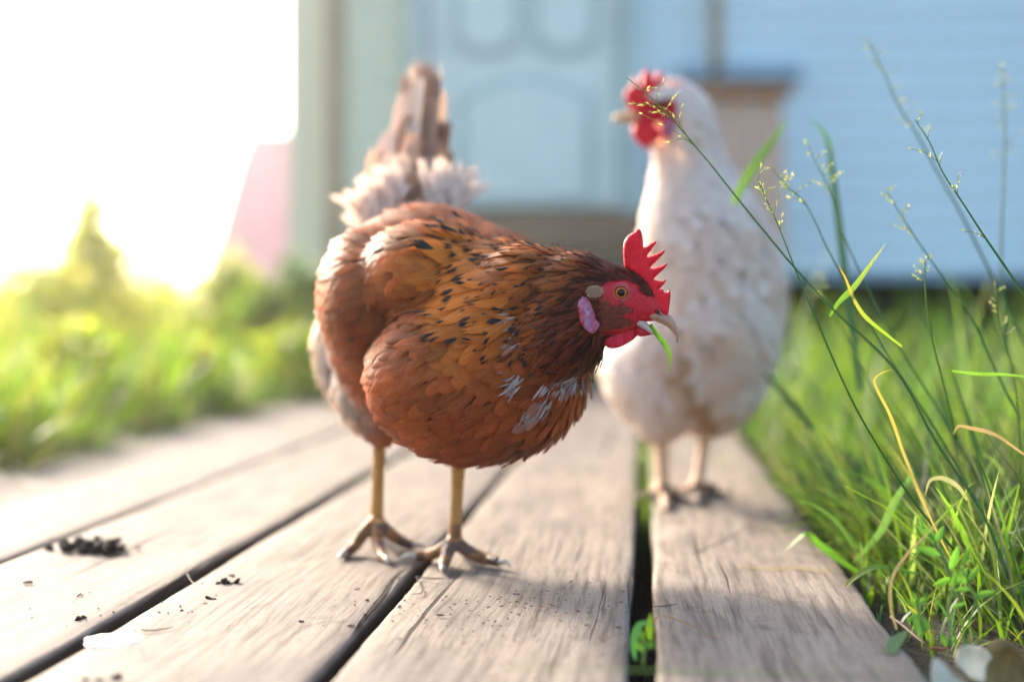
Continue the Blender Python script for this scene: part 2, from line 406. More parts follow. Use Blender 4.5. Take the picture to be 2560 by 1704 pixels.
kn = Acc(); kn.tube([(hx(1405), HB-.03, 1.45), (hx(1405), HB-.07, 1.45), (hx(1390), HB-.075, 1.45), (hx(1350), HB-.075, 1.45)], [.012, .01, .009, .008])
o = link('handle', kn.mesh('handle'), None, simple('steel', (.5, .5, .5), .3)); o.parent = dr; o.location = -hs.location
# post, slate strip standing in for the wall shadow, and plank ramp
pt = Acc(); pt.tube([(hx(1638), HB-.10, hz(182)), (hx(1637), HB-.10, 1.6), (hx(1637), HB-.10, HT)], [.024, .023, .023], 12)
link('drain_pipe', pt.mesh('drain_pipe'), None, M_strip, label='thin brown vertical pipe on the blue wall above the leaning board', cat='pipe')
rp = empty('leaning_panel', S(1700, 760, 4.4), 'weathered pinkish board panel leaning on the blue house wall', 'panel'); rp.location.z = -.03
M_pinkwood = simple('pinkish_wood', (.60, .40, .28), .8, .15, 12, .4, .001, .2, (6, 1, .5))
M_rust = simple('orange_edge_wood', (.42, .20, .10), .7, .2, 12, .3)
tilt = Matrix.Rotation(R(-5.5), 3, 'X')
for k in range(3):
    xa = hx(1583+76*k, 4.6); wd = 74/F*4.6
    box('plank', Vector((xa+wd/2, 4.62, .44)), (wd-.004, .022, .98), M_pinkwood, rp, tilt)
box('cross_rail', Vector((hx(1697, 4.6), 4.64, .945)), (.36, .05, .035), M_rust, rp, tilt)
box('shadow_strip', Vector((hx(1697), HB-.06, hz(172))), (hx(1835)-hx(1565), .09, .06), M_slate, None, None, .004,
    label='dark slate blue strip painted as the shadow on the wall over the leaning panel', cat='shadow strip')
# pink shed
M_pink = simple('pink_paint', (.85, .48, .62), .6, .05, 5, .1)
sh = empty('pink_shed', (hx(600, 9), 9, 0), 'pale pink shed wall with slanting edge left of the house', 'shed')
ztop = hz(302, 9)
for k in range(9):
    x0 = hx(428, 9)+k*.08; zt = min(ztop, hz(725-1.0*(0), 9)+0)
    # slanted left edge: from (428,720) to (562,302)
    def zed(x): px = x/9*F+CX; return min(ztop, hz(720-(px-452)*3.72, 9))
    za, zb2 = zed(x0), zed(x0+.078)
    if zb2 < .1: continue
    pts = [(x0, -.03), (x0+.078, -.03), (x0+.078, zb2), (x0, max(za, 0))]
    link('wall_board', bmmesh('wall_board', prism(pts, 9, 9.03)), sh, M_pink)
box('side_wall', Vector((hx(560, 9)+.55, 9.8, ztop/2)), (.9, 1.5, ztop-.06), M_pink, sh)

# ------------------------------------------------------------------ signed distance bodies and plumage
class Body:
    def __init__(s, prims, k=.010):
        s.c = np.array([list(S(p[0], p[1], p[2])) for p in prims]); s.r = np.array([p[3:6] for p in prims])
        rot = [R(p[6]) if len(p) > 6 else 0 for p in prims]; rz = [R(p[7]) if len(p) > 7 else 0 for p in prims]
        s.M = np.array([np.array((Matrix.Rotation(a, 3, 'Y') @ Matrix.Rotation(b, 3, 'Z')).transposed()) for a, b in zip(rot, rz)]); s.k = k
    def f(s, P):
        acc = np.zeros(len(P)); m = None; D = []
        for c, r, M in zip(s.c, s.r, s.M):
            q = (P-c) @ M.T; k0 = np.linalg.norm(q/r, axis=1); k1 = np.linalg.norm(q/(r*r), axis=1)+1e-9
            D.append(k0*(k0-1)/k1)
        D = np.array(D); mn = D.min(0); return mn-s.k*np.log(np.exp(-(D-mn)/s.k).sum(0))
    def g(s, P, e=5e-4):
        G_ = np.stack([s.f(P+np.eye(3)[i]*e)-s.f(P-np.eye(3)[i]*e) for i in range(3)], 1)
        return G_/(np.linalg.norm(G_, axis=1)[:, None]+1e-12)
    def surf(s, px, py, y0=.95, y1=1.9):
        ys = np.linspace(y0, y1, 1900); P = np.array([tuple(S(px, py, y)) for y in ys]); d = s.f(P); i = np.argmax(d < 0)
        return float(ys[i])
    def proj(s, P, n=3):
        for _ in range(n):
            d = np.clip(s.f(P), -.02, .02); P = P-d[:, None]*s.g(P)
        return P
def remesh(acc, voxel, name, smooth=4):
    me = acc.mesh(name+'_raw'); o = bpy.data.objects.new(name+'_raw', me); COL.objects.link(o)
    m = o.modifiers.new('r', 'REMESH'); m.mode = 'VOXEL'; m.voxel_size = voxel
    if smooth:
        q = o.modifiers.new('s', 'SMOOTH'); q.factor = .5; q.iterations = smooth
    dg = bpy.context.evaluated_depsgraph_get(); e = o.evaluated_get(dg); r = bpy.data.meshes.new_from_object(e)
    r.name = name; bpy.data.objects.remove(o); bpy.data.meshes.remove(me); return r
def get_v(me):
    a = np.empty(len(me.vertices)*3, np.float32); me.vertices.foreach_get('co', a); return a.reshape(-1, 3).astype(float)
def set_col(me, name, c):
    c = np.hstack([c, np.ones((len(c), 1))]).astype(np.float32)
    a = me.color_attributes.new(name=name, type='FLOAT_COLOR', domain='POINT'); a.data.foreach_set('color', c.ravel())
def body_ell(B, acc, sub=3, infl=1.0):
    for c, r, M in zip(B.c, B.r, B.M):
        m = Matrix.Translation(c) @ Matrix(M).transposed().to_4x4() @ Matrix.Diagonal((*(r*infl), 1))
        g = bmesh.ops.create_icosphere(acc.bm, subdivisions=sub, radius=1); bmesh.ops.transform(acc.bm, matrix=m, verts=g['verts'])
def scatter(B, n, zone, spacing, seed, only=None):
    """points on the body surface; spacing: function of (N,3) -> distance"""
    r = np.random.default_rng(seed); lo = (B.c-B.r.max(1)[:, None]).min(0); hi = (B.c+B.r.max(1)[:, None]).max(0)
    i = r.integers(0, len(B.c), n, ) if only is None else np.array(only)[r.integers(0, len(only), n)]; u = r.normal(size=(n, 3)); u /= np.linalg.norm(u, axis=1)[:, None]
    P = B.c[i]+(u*B.r[i]) @ np.eye(3); P = B.proj(P, 5); ok = np.abs(B.f(P)) < .002; P = P[ok]
    ok = zone(P); P = P[ok]; sp = spacing(P)
    cell = {}; keep = []; cs = float(sp.max())
    for k in range(len(P)):
        p = P[k]; key = (int(math.floor(p[0]/cs)), int(math.floor(p[1]/cs)), int(math.floor(p[2]/cs))); good = True
        for a in (-1, 0, 1):
            for b in (-1, 0, 1):
                for c in (-1, 0, 1):
                    for q in cell.get((key[0]+a, key[1]+b, key[2]+c), ()):
                        d = p-P[q]
                        if d[0]*d[0]+d[1]*d[1]+d[2]*d[2] < sp[k]*sp[k]: good = False; break
                    if not good: break
                if not good: break
            if not good: break
        if good: cell.setdefault(key, []).append(k); keep.append(k)
    return P[keep]
def px_of(P):
    return np.stack([CX+P[:, 0]/P[:, 1]*F, HY-(P[:, 2]-CH)/P[:, 1]*F, P[:, 1]], 1)
def idw(P, ctrl, power=3):
    C = np.array([list(S(*c[0])) for c in ctrl]); V = np.array([c[1] for c in ctrl], float)
    d = np.linalg.norm(P[:, None]-C[None], axis=2)+.004; wgt = d**-power; wgt /= wgt.sum(1)[:, None]; return wgt @ V
TS = {'body': np.array([0, .22, .42, .6, .75, .87, .95, 1.]), 'hackle': np.array([0, .15, .35, .55, .72, .86, .95, 1.])}
def prof(kind, t):
    if kind == 'body': return np.where(t < .6, .45+.55*np.sin(np.clip(t/.6, 0, 1)*np.pi/2), np.clip(1-((t-.6)/.4)**2, 0, 1)**.78)
    return np.clip(np.sin(np.pi*np.clip(t, 0, 1)**.75), 0, 1)**.75*.98+.02*(1-t)
def feathers(B, name, P, D, L, W, col, tip, fluff, parent, lift=.004, kind='body', off=.0006, ns=5, mat=None, seed=1, droop=0, curl=0, part=True):
    r = np.random.default_rng(seed); n = len(P); Nn = B.g(P)
    D = D-(D*Nn).sum(1)[:, None]*Nn; D /= np.linalg.norm(D, axis=1)[:, None]+1e-9
    a = r.normal(0, .13, n)[:, None]; Sd = np.cross(Nn, D); D = D*np.cos(a)+Sd*np.sin(a); Sd = np.cross(Nn, D)
    t = TS[kind]; s = np.linspace(-1, 1, ns); nt = len(t); T, Sg = np.meshgrid(t, s, indexing='ij'); T = T.ravel(); Sg = Sg.ravel()
    wv = prof(kind, T)*Sg
    sway = r.normal(0, .12, n)[:, None]*T[None]**2
    X = P[:, None]+D[:, None]*(L[:, None]*T[None])[..., None]+Sd[:, None]*(W[:, None]*wv[None]+L[:, None]*sway)[..., None]
    X = X.reshape(-1, 3); X = B.proj(X, 2); Ng = B.g(X)
    lf = np.asarray(lift)*np.ones(n)*(1+r.normal(0, .25, n))
    h = off+(r.random(n)*.0008)[:, None]+lf[:, None]*T[None]**1.2*(1-.25*np.abs(Sg[None]))
    # the lifted free end keeps its own straight line rather than hugging
    X = X+Ng*h.reshape(-1)[:, None]
    if droop: X[:, 2] -= (droop*(T[None]**2)*np.ones((n, 1))).ravel()
    V = X; I = (np.arange(n)[:, None, None]*nt*ns+np.arange(nt*ns).reshape(nt, ns)[None])
    f = np.stack([I[:, :-1, :-1], I[:, :-1, 1:], I[:, 1:, 1:], I[:, 1:, :-1]], -1).reshape(-1, 4)
    a0 = V[f[0]]; 
    if np.dot(np.cross(a0[1]-a0[0], a0[2]-a0[0]), Ng[f[0, 0]]) < 0: f = f[:, ::-1]
    uv = np.tile(np.stack([(Sg+1)/2, T], 1), (n, 1)); m = nt*ns
    par = np.stack([tip, r.random(n), fluff], 1)
    me = npmesh(name, V, f, True, uv, {'col': np.repeat(col, m, 0), 'par': np.repeat(par, m, 0)})
    X3 = V.reshape(n, nt, ns, 3); du = np.gradient(X3, axis=1); dv = np.gradient(X3, axis=2); fn = np.cross(du, dv).reshape(-1, 3); fn /= np.linalg.norm(fn, axis=1)[:, None]+1e-12
    fn *= np.sign((fn*Ng).sum(1))[:, None]; cn = Ng*.55+fn*.45; cn /= np.linalg.norm(cn, axis=1)[:, None]; sg = np.sign((np.repeat(np.cross(Sd, D), m, 0)*Ng).sum(1))
    me.normals_split_custom_set_from_vertices(cn.astype(np.float32))
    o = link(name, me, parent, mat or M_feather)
    if part: o['kind'] = 'stuff'
    return o
def vane(name, path, width, col, parent, tip=0, fluff=.05, normal=(0, -1, 0), kind='body', seed=0, mat=None, nt=14, ns=5, cup=.15, prof_=None):
    """a single long feather along a path"""
    C = catmull(path, max(2, nt//(len(path)-1))); T = np.linspace(0, 1, len(C)); tg = np.gradient(C, axis=0); tg /= np.linalg.norm(tg, axis=1)[:, None]
    nn = np.array(normal, float); V = []; UV = []
    for i, t in enumerate(T):
        sd = np.cross(tg[i], nn); sd /= np.linalg.norm(sd); up = np.cross(sd, tg[i])
        wv = width*float(np.where(t < .75, .45+.55*math.sin(min(1, t/.6)*math.pi/2), math.sqrt(max(0, 1-((t-.75)/.25)**2))))
        for s_ in np.linspace(-1, 1, ns):
            V.append(C[i]+sd*s_*wv+up*cup*wv*s_*s_); UV.append(((s_+1)/2, t))
    I = np.arange(len(C)*ns).reshape(len(C), ns); f = np.stack([I[:-1, :-1], I[:-1, 1:], I[1:, 1:], I[1:, :-1]], -1).reshape(-1, 4)
    m = len(V); me = npmesh(name, np.array(V), f, True, UV, {'col': np.tile(col, (m, 1)), 'par': np.tile((tip, random.random(), fluff), (m, 1))})
    return link(name, me, parent, mat or M_feather)
def inflate(outline, thick, Y, rad=.004, step=.0016, face=True, wav=0, nf=90, yfun=None, name='x'):
    """rounded solid from an outline given in the photo, at distance Y, with real thickness (m)"""
    pts = [S(x, y, Y) for x, y in outline]; P2 = [Vector((p.x, p.z)) for p in pts]
    C = catmull([np.array(p) for p in P2]+[np.array(P2[0])], 3)[:-1]; P2 = [Vector(p) for p in C]; n = len(P2)
    A = np.array(C); x0, z0 = A.min(0); x1, z1 = A.max(0); ins = []
    B2 = np.roll(A, -1, 0)
    def bd(q):
        e = B2-A; t = np.clip(((q-A)*e).sum(1)/((e*e).sum(1)+1e-15), 0, 1); return np.linalg.norm(A+e*t[:, None]-q, axis=1).min()
    def inside(q):
        c = ((A[:, 1] > q[1]) != (B2[:, 1] > q[1])) & (q[0] < (B2[:, 0]-A[:, 0])*(q[1]-A[:, 1])/(B2[:, 1]-A[:, 1]+1e-15)+A[:, 0]); return c.sum() % 2 == 1
    row = 0; z = z0
    while z < z1:
        x = x0+(step/2 if row % 2 else 0)
        while x < x1:
            q = np.array((x, z))
            if inside(q) and bd(q) > step*.35: ins.append(q)
            x += step
        z += step*.87; row += 1
    vs, es, fs, *_ = geometry.delaunay_2d_cdt(P2+[Vector(q) for q in ins], [(i, (i+1) % n) for i in range(n)], [list(range(n))], 1, 1e-7)
    V = []; h = []
    for i, v in enumerate(vs):
        q = np.array(v); d = 0 if i < n else bd(q); h.append(thick*.5*math.sqrt(max(0, 1-(1-min(1, d/rad))**2)))
    from mathutils import noise
    yc = [(yfun(v[0], v[1]) if yfun else 0)+wav*noise.noise(Vector((v[0]*nf*1.6, v[1]*nf*.7, 0))) for v in vs]
    m = len(vs); bnd = [hh < 1e-9 for hh in h]
    bm = bmesh.new(); a = [bm.verts.new((v[0], Y-hh+y, v[1])) for v, hh, y in zip(vs, h, yc)]
    b = [a[i] if bnd[i] else bm.verts.new((vs[i][0], Y+h[i]+yc[i], vs[i][1])) for i in range(m)]
    for f in fs:
        for q in (f, ):
            try: bm.faces.new([a[i] for i in q])
            except ValueError: pass
            try: bm.faces.new([b[i] for i in q][::-1])
            except ValueError: pass
    bmesh.ops.recalc_face_normals(bm, faces=bm.faces); return bmmesh(name, bm, True)

# ---- fleshy materials
def flesh(name, c1, c2, sc=900, rough=.4, sss=.12, bump=.5, extra=None, stretch=(1, 1, 1)):
    n = N(name); o = n.mapv(n.obj(), stretch); v = n.new('ShaderNodeTexVoronoi', i_Vector=o, i_Scale=sc); f = n.noise(o, sc*.12, 5, .6)
    c = n.mix(n.ramp(f, (.35, 0), (.65, 1)), c1, c2); n.set(Base_Color=c, Roughness=rough)
    n.b.inputs['Subsurface Weight'].default_value = sss; n.b.inputs['Subsurface Radius'].default_value = (.004, .001, .0006)
    n.b.inputs['Subsurface Scale'].default_value = 1.0
    n.b.inputs['Specular IOR Level'].default_value = .22
    n.bump(n.math('SUBTRACT', f, n.math('MULTIPLY', v.outputs['Distance'], .8)), bump, .0006); return n.m
M_comb = flesh('comb_skin', (.62, .002, .012), (.80, .006, .022), 1000, .42, .15, .8)
M_wattle = flesh('wattle_skin', (.50, .008, .03), (.68, .02, .06), 700, .42, .12, .7, None, (3, 1, .6))
M_lobe = flesh('earlobe_skin', (.42, .02, .06), (.36, .22, .34), 420, .5, .05, 1.0, None, (3, 1, .8))
M_horn = flesh('beak_horn', (.34, .16, .10), (.58, .40, .30), 250, .3, .1, .2)
M_claw = flesh('claw_horn', (.28, .22, .17), (.60, .52, .42), 200, .35, .05, .2)
def skinmat():
    n = N('bird_skin'); c = n.attr('col'); o = n.obj(); v = n.new('ShaderNodeTexVoronoi', i_Vector=n.mapv(o, (1, 1, .6)), i_Scale=420.0)
    f = n.noise(o, 260, 5, .6); n.set(Base_Color=n.mix(f, n.mix(1, c, (.7, .65, .6), 'MULTIPLY'), n.mix(1, c, (1.3, 1.3, 1.3), 'MULTIPLY')), Roughness=.5); n.b.inputs['Specular IOR Level'].default_value = .2
    n.b.inputs['Subsurface Weight'].default_value = .08; n.b.inputs['Subsurface Radius'].default_value = (.003, .001, .0005); n.b.inputs['Subsurface Scale'].default_value = 1
    wv = n.math('SINE', n.math('MULTIPLY', n.new('ShaderNodeSeparateXYZ', i_0=o).outputs[2], 1900.0)); n.bump(n.math('ADD', n.math('SUBTRACT', f, n.math('MULTIPLY', v.outputs['Distance'], 1.2)), n.math('MULTIPLY', n.math('MULTIPLY', wv, .35), n.math('LESS_THAN', n.new('ShaderNodeSeparateXYZ', i_0=o).outputs[2], .104))), .6, .0007); return n.m
M_skin = skinmat()
def eyemat(iris):
    n = N('eye'); u = n.attr('col'); n.set(Base_Color=u, Roughness=.07); n.b.inputs['Specular IOR Level'].default_value = .25
    n.b.inputs['Coat Roughness'].default_value = .02; return n.m
M_eye = eyemat(0)
def leg_into(acc, hip, knee, ankle, toes, r=(.009, .0058, .0062), back=None):
    acc.tube([hip, (Vector(hip)+Vector(knee))/2, knee, (Vector(knee)*.5+Vector(ankle)*.5), ankle], [r[0]*1.3, r[0], r[1]*1.12, r[1], r[2]*1.1], 12, 6)
    acc.ell(ankle, (.0078, .0078, .007))
    for T in toes:
        acc.tube([ankle]+T, [.0066]+[.0062, .0056, .0048, .0038][:len(T)], 10, 5)
        for j, q in enumerate(T[:-1]): acc.ell(Vector(q)-Vector((0, 0, .0006)), (.0058, .0058, .0050), 0, 2)
def make_claws(toes, parent, ln=.014):
    for T in toes:
        a, b = Vector(T[-1]), Vector(T[-2]); d = (a-b).normalized(); d.z = min(d.z, 0)*.3; c = Acc()
        c.tube([a-d*.002, a+d*ln*.4+Vector((0, 0, .0012)), a+d*ln*.8+Vector((0, 0, -.0004)), a+d*ln+Vector((0, 0, -.0022))], [.0031, .0026, .0014, .0003], 8, 4)
        link('claw', c.mesh('claw'), parent, M_claw)

def zm(x, y): return (1150.4+x*.2348, 497+y*.2348)      # enlarged head view -> photo
# ================================================================== the brown hen
def brown_hen():
    root = empty('brown_hen', G(960, 1290), 'rust brown hen with gold hackles bending forward with grass in its beak', 'hen'); root.location.z = 0
    HY_ = 1.098
    prims = [
        (*zm(1130, 800), HY_, .0250, .0130, .0215, -4), (*zm(1385, 862), HY_, .0190, .0070, .0100, 28), (*zm(1130, 985), HY_, .0150, .0100, .0105, 12),
        (*zm(800, 790), 1.108, .034, .029, .031), (1300, 765, 1.115, .032, .033, .034), (1232, 672, 1.135, .042, .036, .032, 6),
        (1150, 705, 1.175, .055, .050, .048), (1180, 800, 1.160, .060, .058, .066), (1098, 868, 1.190, .091, .082, .0705),
        (1130, 640, 1.310, .053, .07, .043, 22), (985, 735, 1.335, .094, .115, .104), (950, 605, 1.43, .062, .06, .060),
        (862, 700, 1.29, .045, .10, .066, -12),          # folded wing
        (1000, 640, 1.22, .06, .07, .045, 10),
        (848, 800, 1.40, .052, .055, .072), (868, 905, 1.36, .038, .045, .040), (880, 965, 1.335, .019, .022, .020),
        (1056, 1028, 1.275, .017, .018, .014)]
    B = Body(prims, .0045)
    sf = lambda x, y: B.surf(*zm(x, y))
    acc = Acc(); body_ell(B, acc)
    # legs: (ankle, toes as ground points)
    def gp(x, y, h=.005): return G(x, y, h)
    a1 = S(1046, 1243, 1.275); a2 = S(866, 1196, 1.335)
    t1 = [[S(1034, 1262, 1.262), gp(1024, 1290, .007), gp(1019, 1305, .005)],
          [S(1075, 1266, 1.265), gp(1110, 1282, .006), gp(1150, 1292, .005)],
          [S(1020, 1262, 1.265), gp(985, 1276, .006), gp(955, 1279, .005)],
          [S(1052, 1250, 1.30), gp(1062, 1256, .005)]]
    t2 = [[S(868, 1222, 1.315), S(869, 1252, 1.300), gp(880, 1276, .006), gp(886, 1284, .005)],
          [S(842, 1220, 1.315), gp(815, 1256, .009), gp(792, 1275, .005)],
          [S(893, 1222, 1.318), gp(925, 1245, .008), gp(952, 1254, .005)],
          [S(858, 1205, 1.37), gp(850, 1215, .005)]]
    leg_into(acc, S(1056, 1020, 1.275), S(1054, 1085, 1.28), a1, t1); leg_into(acc, S(880, 960, 1.335), S(873, 1030, 1.34), a2, t2)
    me = remesh(acc, .0017, 'body', 3); V = get_v(me); px = px_of(V)
    isleg = (V[:, 2] < .104) & ((np.abs(px[:, 0]-1050) < 140) & (px[:, 1] > 1050) | (px[:, 0] < 960) & (px[:, 1] > 995))
    far = ~isleg & (B.f(V) < .006); V[far] = B.proj(V[far], 1); 
    face = ((px[:, 0] > 1362) & (V[:, 1] < 1.13))
    col = np.tile((.10, .035, .018), (len(V), 1)); col[isleg] = (.46, .235, .065)
    nz = noisev(V, 60); lg = isleg & (V[:, 2] < .035); col[lg] = np.array((.34, .16, .06))*(1+.9*nz[lg])[:, None]
    col[isleg] *= (1+.22*np.sin(V[isleg, 2]*1450))[:, None]
    dk = isleg & (V[:, 2] < .030) & (nz > .05); col[dk] = (.13, .075, .06)
    # red bare face, browner towards the ear and the cheek
    e = np.array([1428, 674]); dist = np.linalg.norm((px[:, :2]-e)/[62, 50], axis=1)
    red = face & (dist < 1.9) & (px[:, 1] > 640); wr = np.clip(1.35-dist*.45, .25, 1)
    front = face & (px[:, 0] > 1455); brown = np.array((.20, .05, .03)); rd = np.array((.55, .012, .028))
    mixf = np.clip(.9-.9*np.clip((1415-px[:, 0])/45, 0, 1)*np.clip((px[:, 1]-660)/40, 0, 1), 0, 1)
    fc = brown*(1-mixf[:, None])+rd*mixf[:, None]
    col[face] = fc[face]; me.vertices.foreach_set('co', V.astype(np.float32).ravel()); set_col(me, 'col', col)
    me.polygons.foreach_set('use_smooth', np.ones(len(me.polygons), bool)); me.update()
    body = link('body', me, root, M_skin)
    make_claws(t1+t2, body)
    # ---- plumage
    flow = [((1400, 600, 1.09), (-1, .25, .05)), ((1450, 640, 1.09), (-.8, .1, .55)), ((1330, 600, 1.1), (-1, .3, -.02)), ((1330, 690, 1.07), (-1, .1, -.35)),
            ((1370, 800, 1.09), (-.7, .2, -.8)), ((1200, 600, 1.12), (-1, .3, -.03)), ((1250, 700, 1.09), (-1, .15, -.35)), ((1280, 800, 1.07), (-.8, .1, -.75)),
            ((1080, 620, 1.18), (-1, .4, -.1)), ((1080, 720, 1.12), (-1, .2, -.28)), ((1180, 800, 1.09), (-1, .1, -.5)), ((1100, 520, 1.33), (-.6, 1, .1)),
            ((1000, 560, 1.28), (-1, .6, .0)), ((880, 600, 1.26), (-1, .4, -.35)), ((820, 680, 1.25), (-.75, .5, -.6)), ((800, 600, 1.35), (-.7, .8, -.1)),
            ((950, 850, 1.11), (-1, .2, -.55)), ((1100, 900, 1.08), (-1, .1, -.5)), ((1250, 900, 1.09), (-.8, .1, -.8)), ((1340, 880, 1.15), (-.5, .1, -1)),
            ((1100, 1020, 1.12), (-1, .5, -.25)), ((1250, 1000, 1.15), (-1, .3, -.4)), ((950, 980, 1.15), (-1, .5, -.2)), ((740, 780, 1.40), (-.2, .3, -1)),
            ((780, 900, 1.37), (.1, .1, -1)), ((860, 980, 1.33), (.1, 0, -1)), ((1250, 620, 1.3), (-.3, 1, 0)), ((960, 500, 1.45), (-.1, .5, 1)), ((860, 780, 1.2), (-.6, .5, -.7))]
    flow = [(a, b) for a, b in flow]
    rust = np.array((.40, .098, .022)); deep = np.array((.24, .055, .015)); gold = np.array((.66, .21, .018)); mar = np.array((.10, .019, .010))
    cream = np.array((.72, .58, .46)); white = np.array((.80, .80, .82)); back = np.array((.46, .145, .045)); grey = np.array((.45, .48, .56))
    colc = [((1400, 600, 1.09), mar*1.3), ((1440, 620, 1.09), mar*1.2), ((1330, 600, 1.1), (gold*.25+mar*.9)), ((1340, 690, 1.07), mar), ((1300, 640, 1.08), mar*.7+gold*.3), ((1370, 800, 1.09), mar), ((1300, 800, 1.07), mar*1.1),
            ((1250, 610, 1.12), gold*.45+rust*.4), ((1180, 600, 1.13), gold*.6+rust*.3), ((1260, 670, 1.08), gold*.35+mar*1.3), ((1235, 740, 1.07), gold*.55+mar), ((1230, 790, 1.07), mar*1.6), ((1170, 720, 1.09), gold*.75+rust*.15), ((1290, 730, 1.07), mar*1.2), ((1100, 600, 1.16), gold), ((1090, 660, 1.12), gold), ((1060, 720, 1.13), gold*.9), ((1100, 750, 1.1), gold*.6+rust*.4), ((1270, 860, 1.07), deep*.8),
            ((1120, 560, 1.2), gold*.4+back*.6), ((1100, 530, 1.27), back*1.1), ((1030, 540, 1.3), back*1.1), ((1000, 560, 1.28), back), ((1030, 620, 1.2), gold*.3+back*.7), ((1020, 700, 1.18), gold*.2+back*.6), ((950, 620, 1.24), back), ((980, 560, 1.3), back), ((1000, 660, 1.22), back), ((940, 700, 1.2), back*.9), ((1010, 740, 1.15), rust*.9), ((920, 560, 1.32), back*1.1), ((880, 620, 1.24), back*1.05), ((820, 680, 1.24), back), ((1200, 550, 1.33), back*1.3), ((1250, 590, 1.3), back),
            ((1000, 500, 1.4), cream*.7+back*.4), ((850, 740, 1.2), deep), ((940, 800, 1.12), rust), ((900, 900, 1.15), rust*1.05), ((1050, 850, 1.08), rust), ((1150, 850, 1.08), rust*.95), ((1250, 930, 1.09), rust*.9),
            ((1340, 880, 1.14), rust), ((1100, 980, 1.1), deep*1.3), ((1200, 1010, 1.12), deep*1.35), ((960, 980, 1.15), rust), ((850, 860, 1.34), grey*.7+white*.3), ((800, 820, 1.36), white*.9), ((815, 920, 1.34), cream*.8), ((865, 925, 1.33), rust*.5+cream*.4), ((880, 880, 1.25), rust), ((760, 780, 1.38), cream), ((770, 850, 1.38), cream), ((740, 700, 1.4), cream*1.05), ((800, 880, 1.36), cream*.95),
            ((870, 980, 1.32), rust*.9+cream*.1), ((900, 470, 1.45), white), ((1040, 470, 1.45), grey*.6+white*.4)]
    def zone_body(P):
        q = px_of(P); h = (q[:, 0] > 1388) & (P[:, 1] < 1.15)
        return ~(h) & (P[:, 2] > .06)
    def spac(P):
        q = px_of(P); s = np.full(len(P), .0062)
        neck = np.clip((q[:, 0]-1100)/200, 0, 1)*np.clip((840-q[:, 1])/60, 0, 1)*(P[:, 1] < 1.2); s = s*(1-neck)+.0034*neck
        s = np.where(P[:, 1] > 1.33, .0095, s); return s
    P = scatter(B, 60000, zone_body, spac, 3); q = px_of(P)
    D = idw(P, flow); C = idw(P, colc, 5); r = np.random.default_rng(5)
    # hackles: neck and mantle where the long pointed feathers lie
    hk = ((q[:, 0] > 1085) & (q[:, 1] < 640+ (q[:, 0]-1010)*.62+60) & (P[:, 1] < 1.235) & (q[:, 1] < 800)) | ((q[:, 0] > 1255) & (P[:, 1] < 1.2) & (q[:, 1] < 850))
    sp = spac(P); jit = r.normal(0, .09, (len(P), 1))+noisev(P, 45, 6)[:, None]*.55; C = C*(1+jit)*(1+r.normal(0, .04, (len(P), 3)))
    # pale down showing through gaps in the breast
    for (x, y, rx, ry, c) in ((1196, 745, 16, 34, grey*1.1), (1215, 765, 14, 18, grey), (1196, 872, 15, 24, white*.9), (1262, 915, 16, 40, white), (1225, 950, 26, 16, white*.95), (1330, 850, 12, 18, grey), (1300, 880, 22, 12, white*.9), (905, 745, 14, 9, grey*.5)):
        m = (((q[:, 0]-x)/rx)**2+((q[:, 1]-y)/ry)**2 < .35) & (P[:, 1] < 1.2); mm_ = .1+.3*r.random((m.sum(), 1)); C[m] = C[m]*(1-mm_)+c*.85*mm_
    pale = (C.mean(1) > .28) & (C[:, 2] > .2) & (P[:, 1] < 1.2)
    b = ~hk; fl = np.where((P[:, 1] > 1.33) & (q[:, 0] < 850), .6, .36); fl = np.where(pale, .75, fl)
    sc_ = np.where(P[:, 1] > 1.25, 1.1, 1.0)
    zz = b & (q[:, 1] < 985)
    pz = np.where(pale, .85, 1.)
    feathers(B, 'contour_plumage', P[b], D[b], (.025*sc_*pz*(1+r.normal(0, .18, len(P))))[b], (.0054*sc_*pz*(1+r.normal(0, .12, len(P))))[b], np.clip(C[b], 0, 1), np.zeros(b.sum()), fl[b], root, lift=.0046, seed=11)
    PW = scatter(B, 30000, lambda P: (lambda q, e: (np.min([((q[:, 0]-x)/rx)**2+((q[:, 1]-y)/ry)**2 for x, y, rx, ry in ((1190, 738, 14, 24), (1212, 768, 14, 16), (1192, 872, 16, 26), (1258, 905, 15, 34), (1222, 945, 20, 14), (1325, 868, 16, 12), (1290, 880, 22, 10))], 0)+e < 1) & (P[:, 1] < 1.2))(px_of(P), np.abs(noisev(P, 160, 2))*1.4), lambda P: np.full(len(P), .0021), 27, [3, 4, 6, 7, 8])
    nw = len(PW); feathers(B, 'white_down', PW, idw(PW, flow)+r.normal(0, .12, (nw, 3)), r.uniform(.009, .017, nw), r.uniform(.0007, .0016, nw), np.tile((.56, .58, .62), (nw, 1))*r.uniform(.45, 1.1, (nw, 1)), np.zeros(nw), np.full(nw, .85), root, lift=.0044, kind='hackle', seed=28, off=.0022, ns=3)
    # hackle lengths shrink towards the head
    k = np.clip((1390-q[:, 0])/330, 0, 1)[hk]
    tipd = np.where(k > .12, .25+.55*r.random(hk.sum()), .0); gm = (C[hk][:, 0] > .14); tipd = tipd*gm
    tipd = np.where(r.random(hk.sum()) < .30, 0, tipd)
    C[hk] *= np.where(r.random(hk.sum()) < .30, .35, 1.12)[:, None]
    feathers(B, 'hackle_plumage', P[hk], D[hk], .013+.027*k, .0017+.0030*k, np.clip(C[hk], 0, 1), tipd, np.full(hk.sum(), .30), root, lift=.0045, kind='hackle', seed=12, off=.0012)
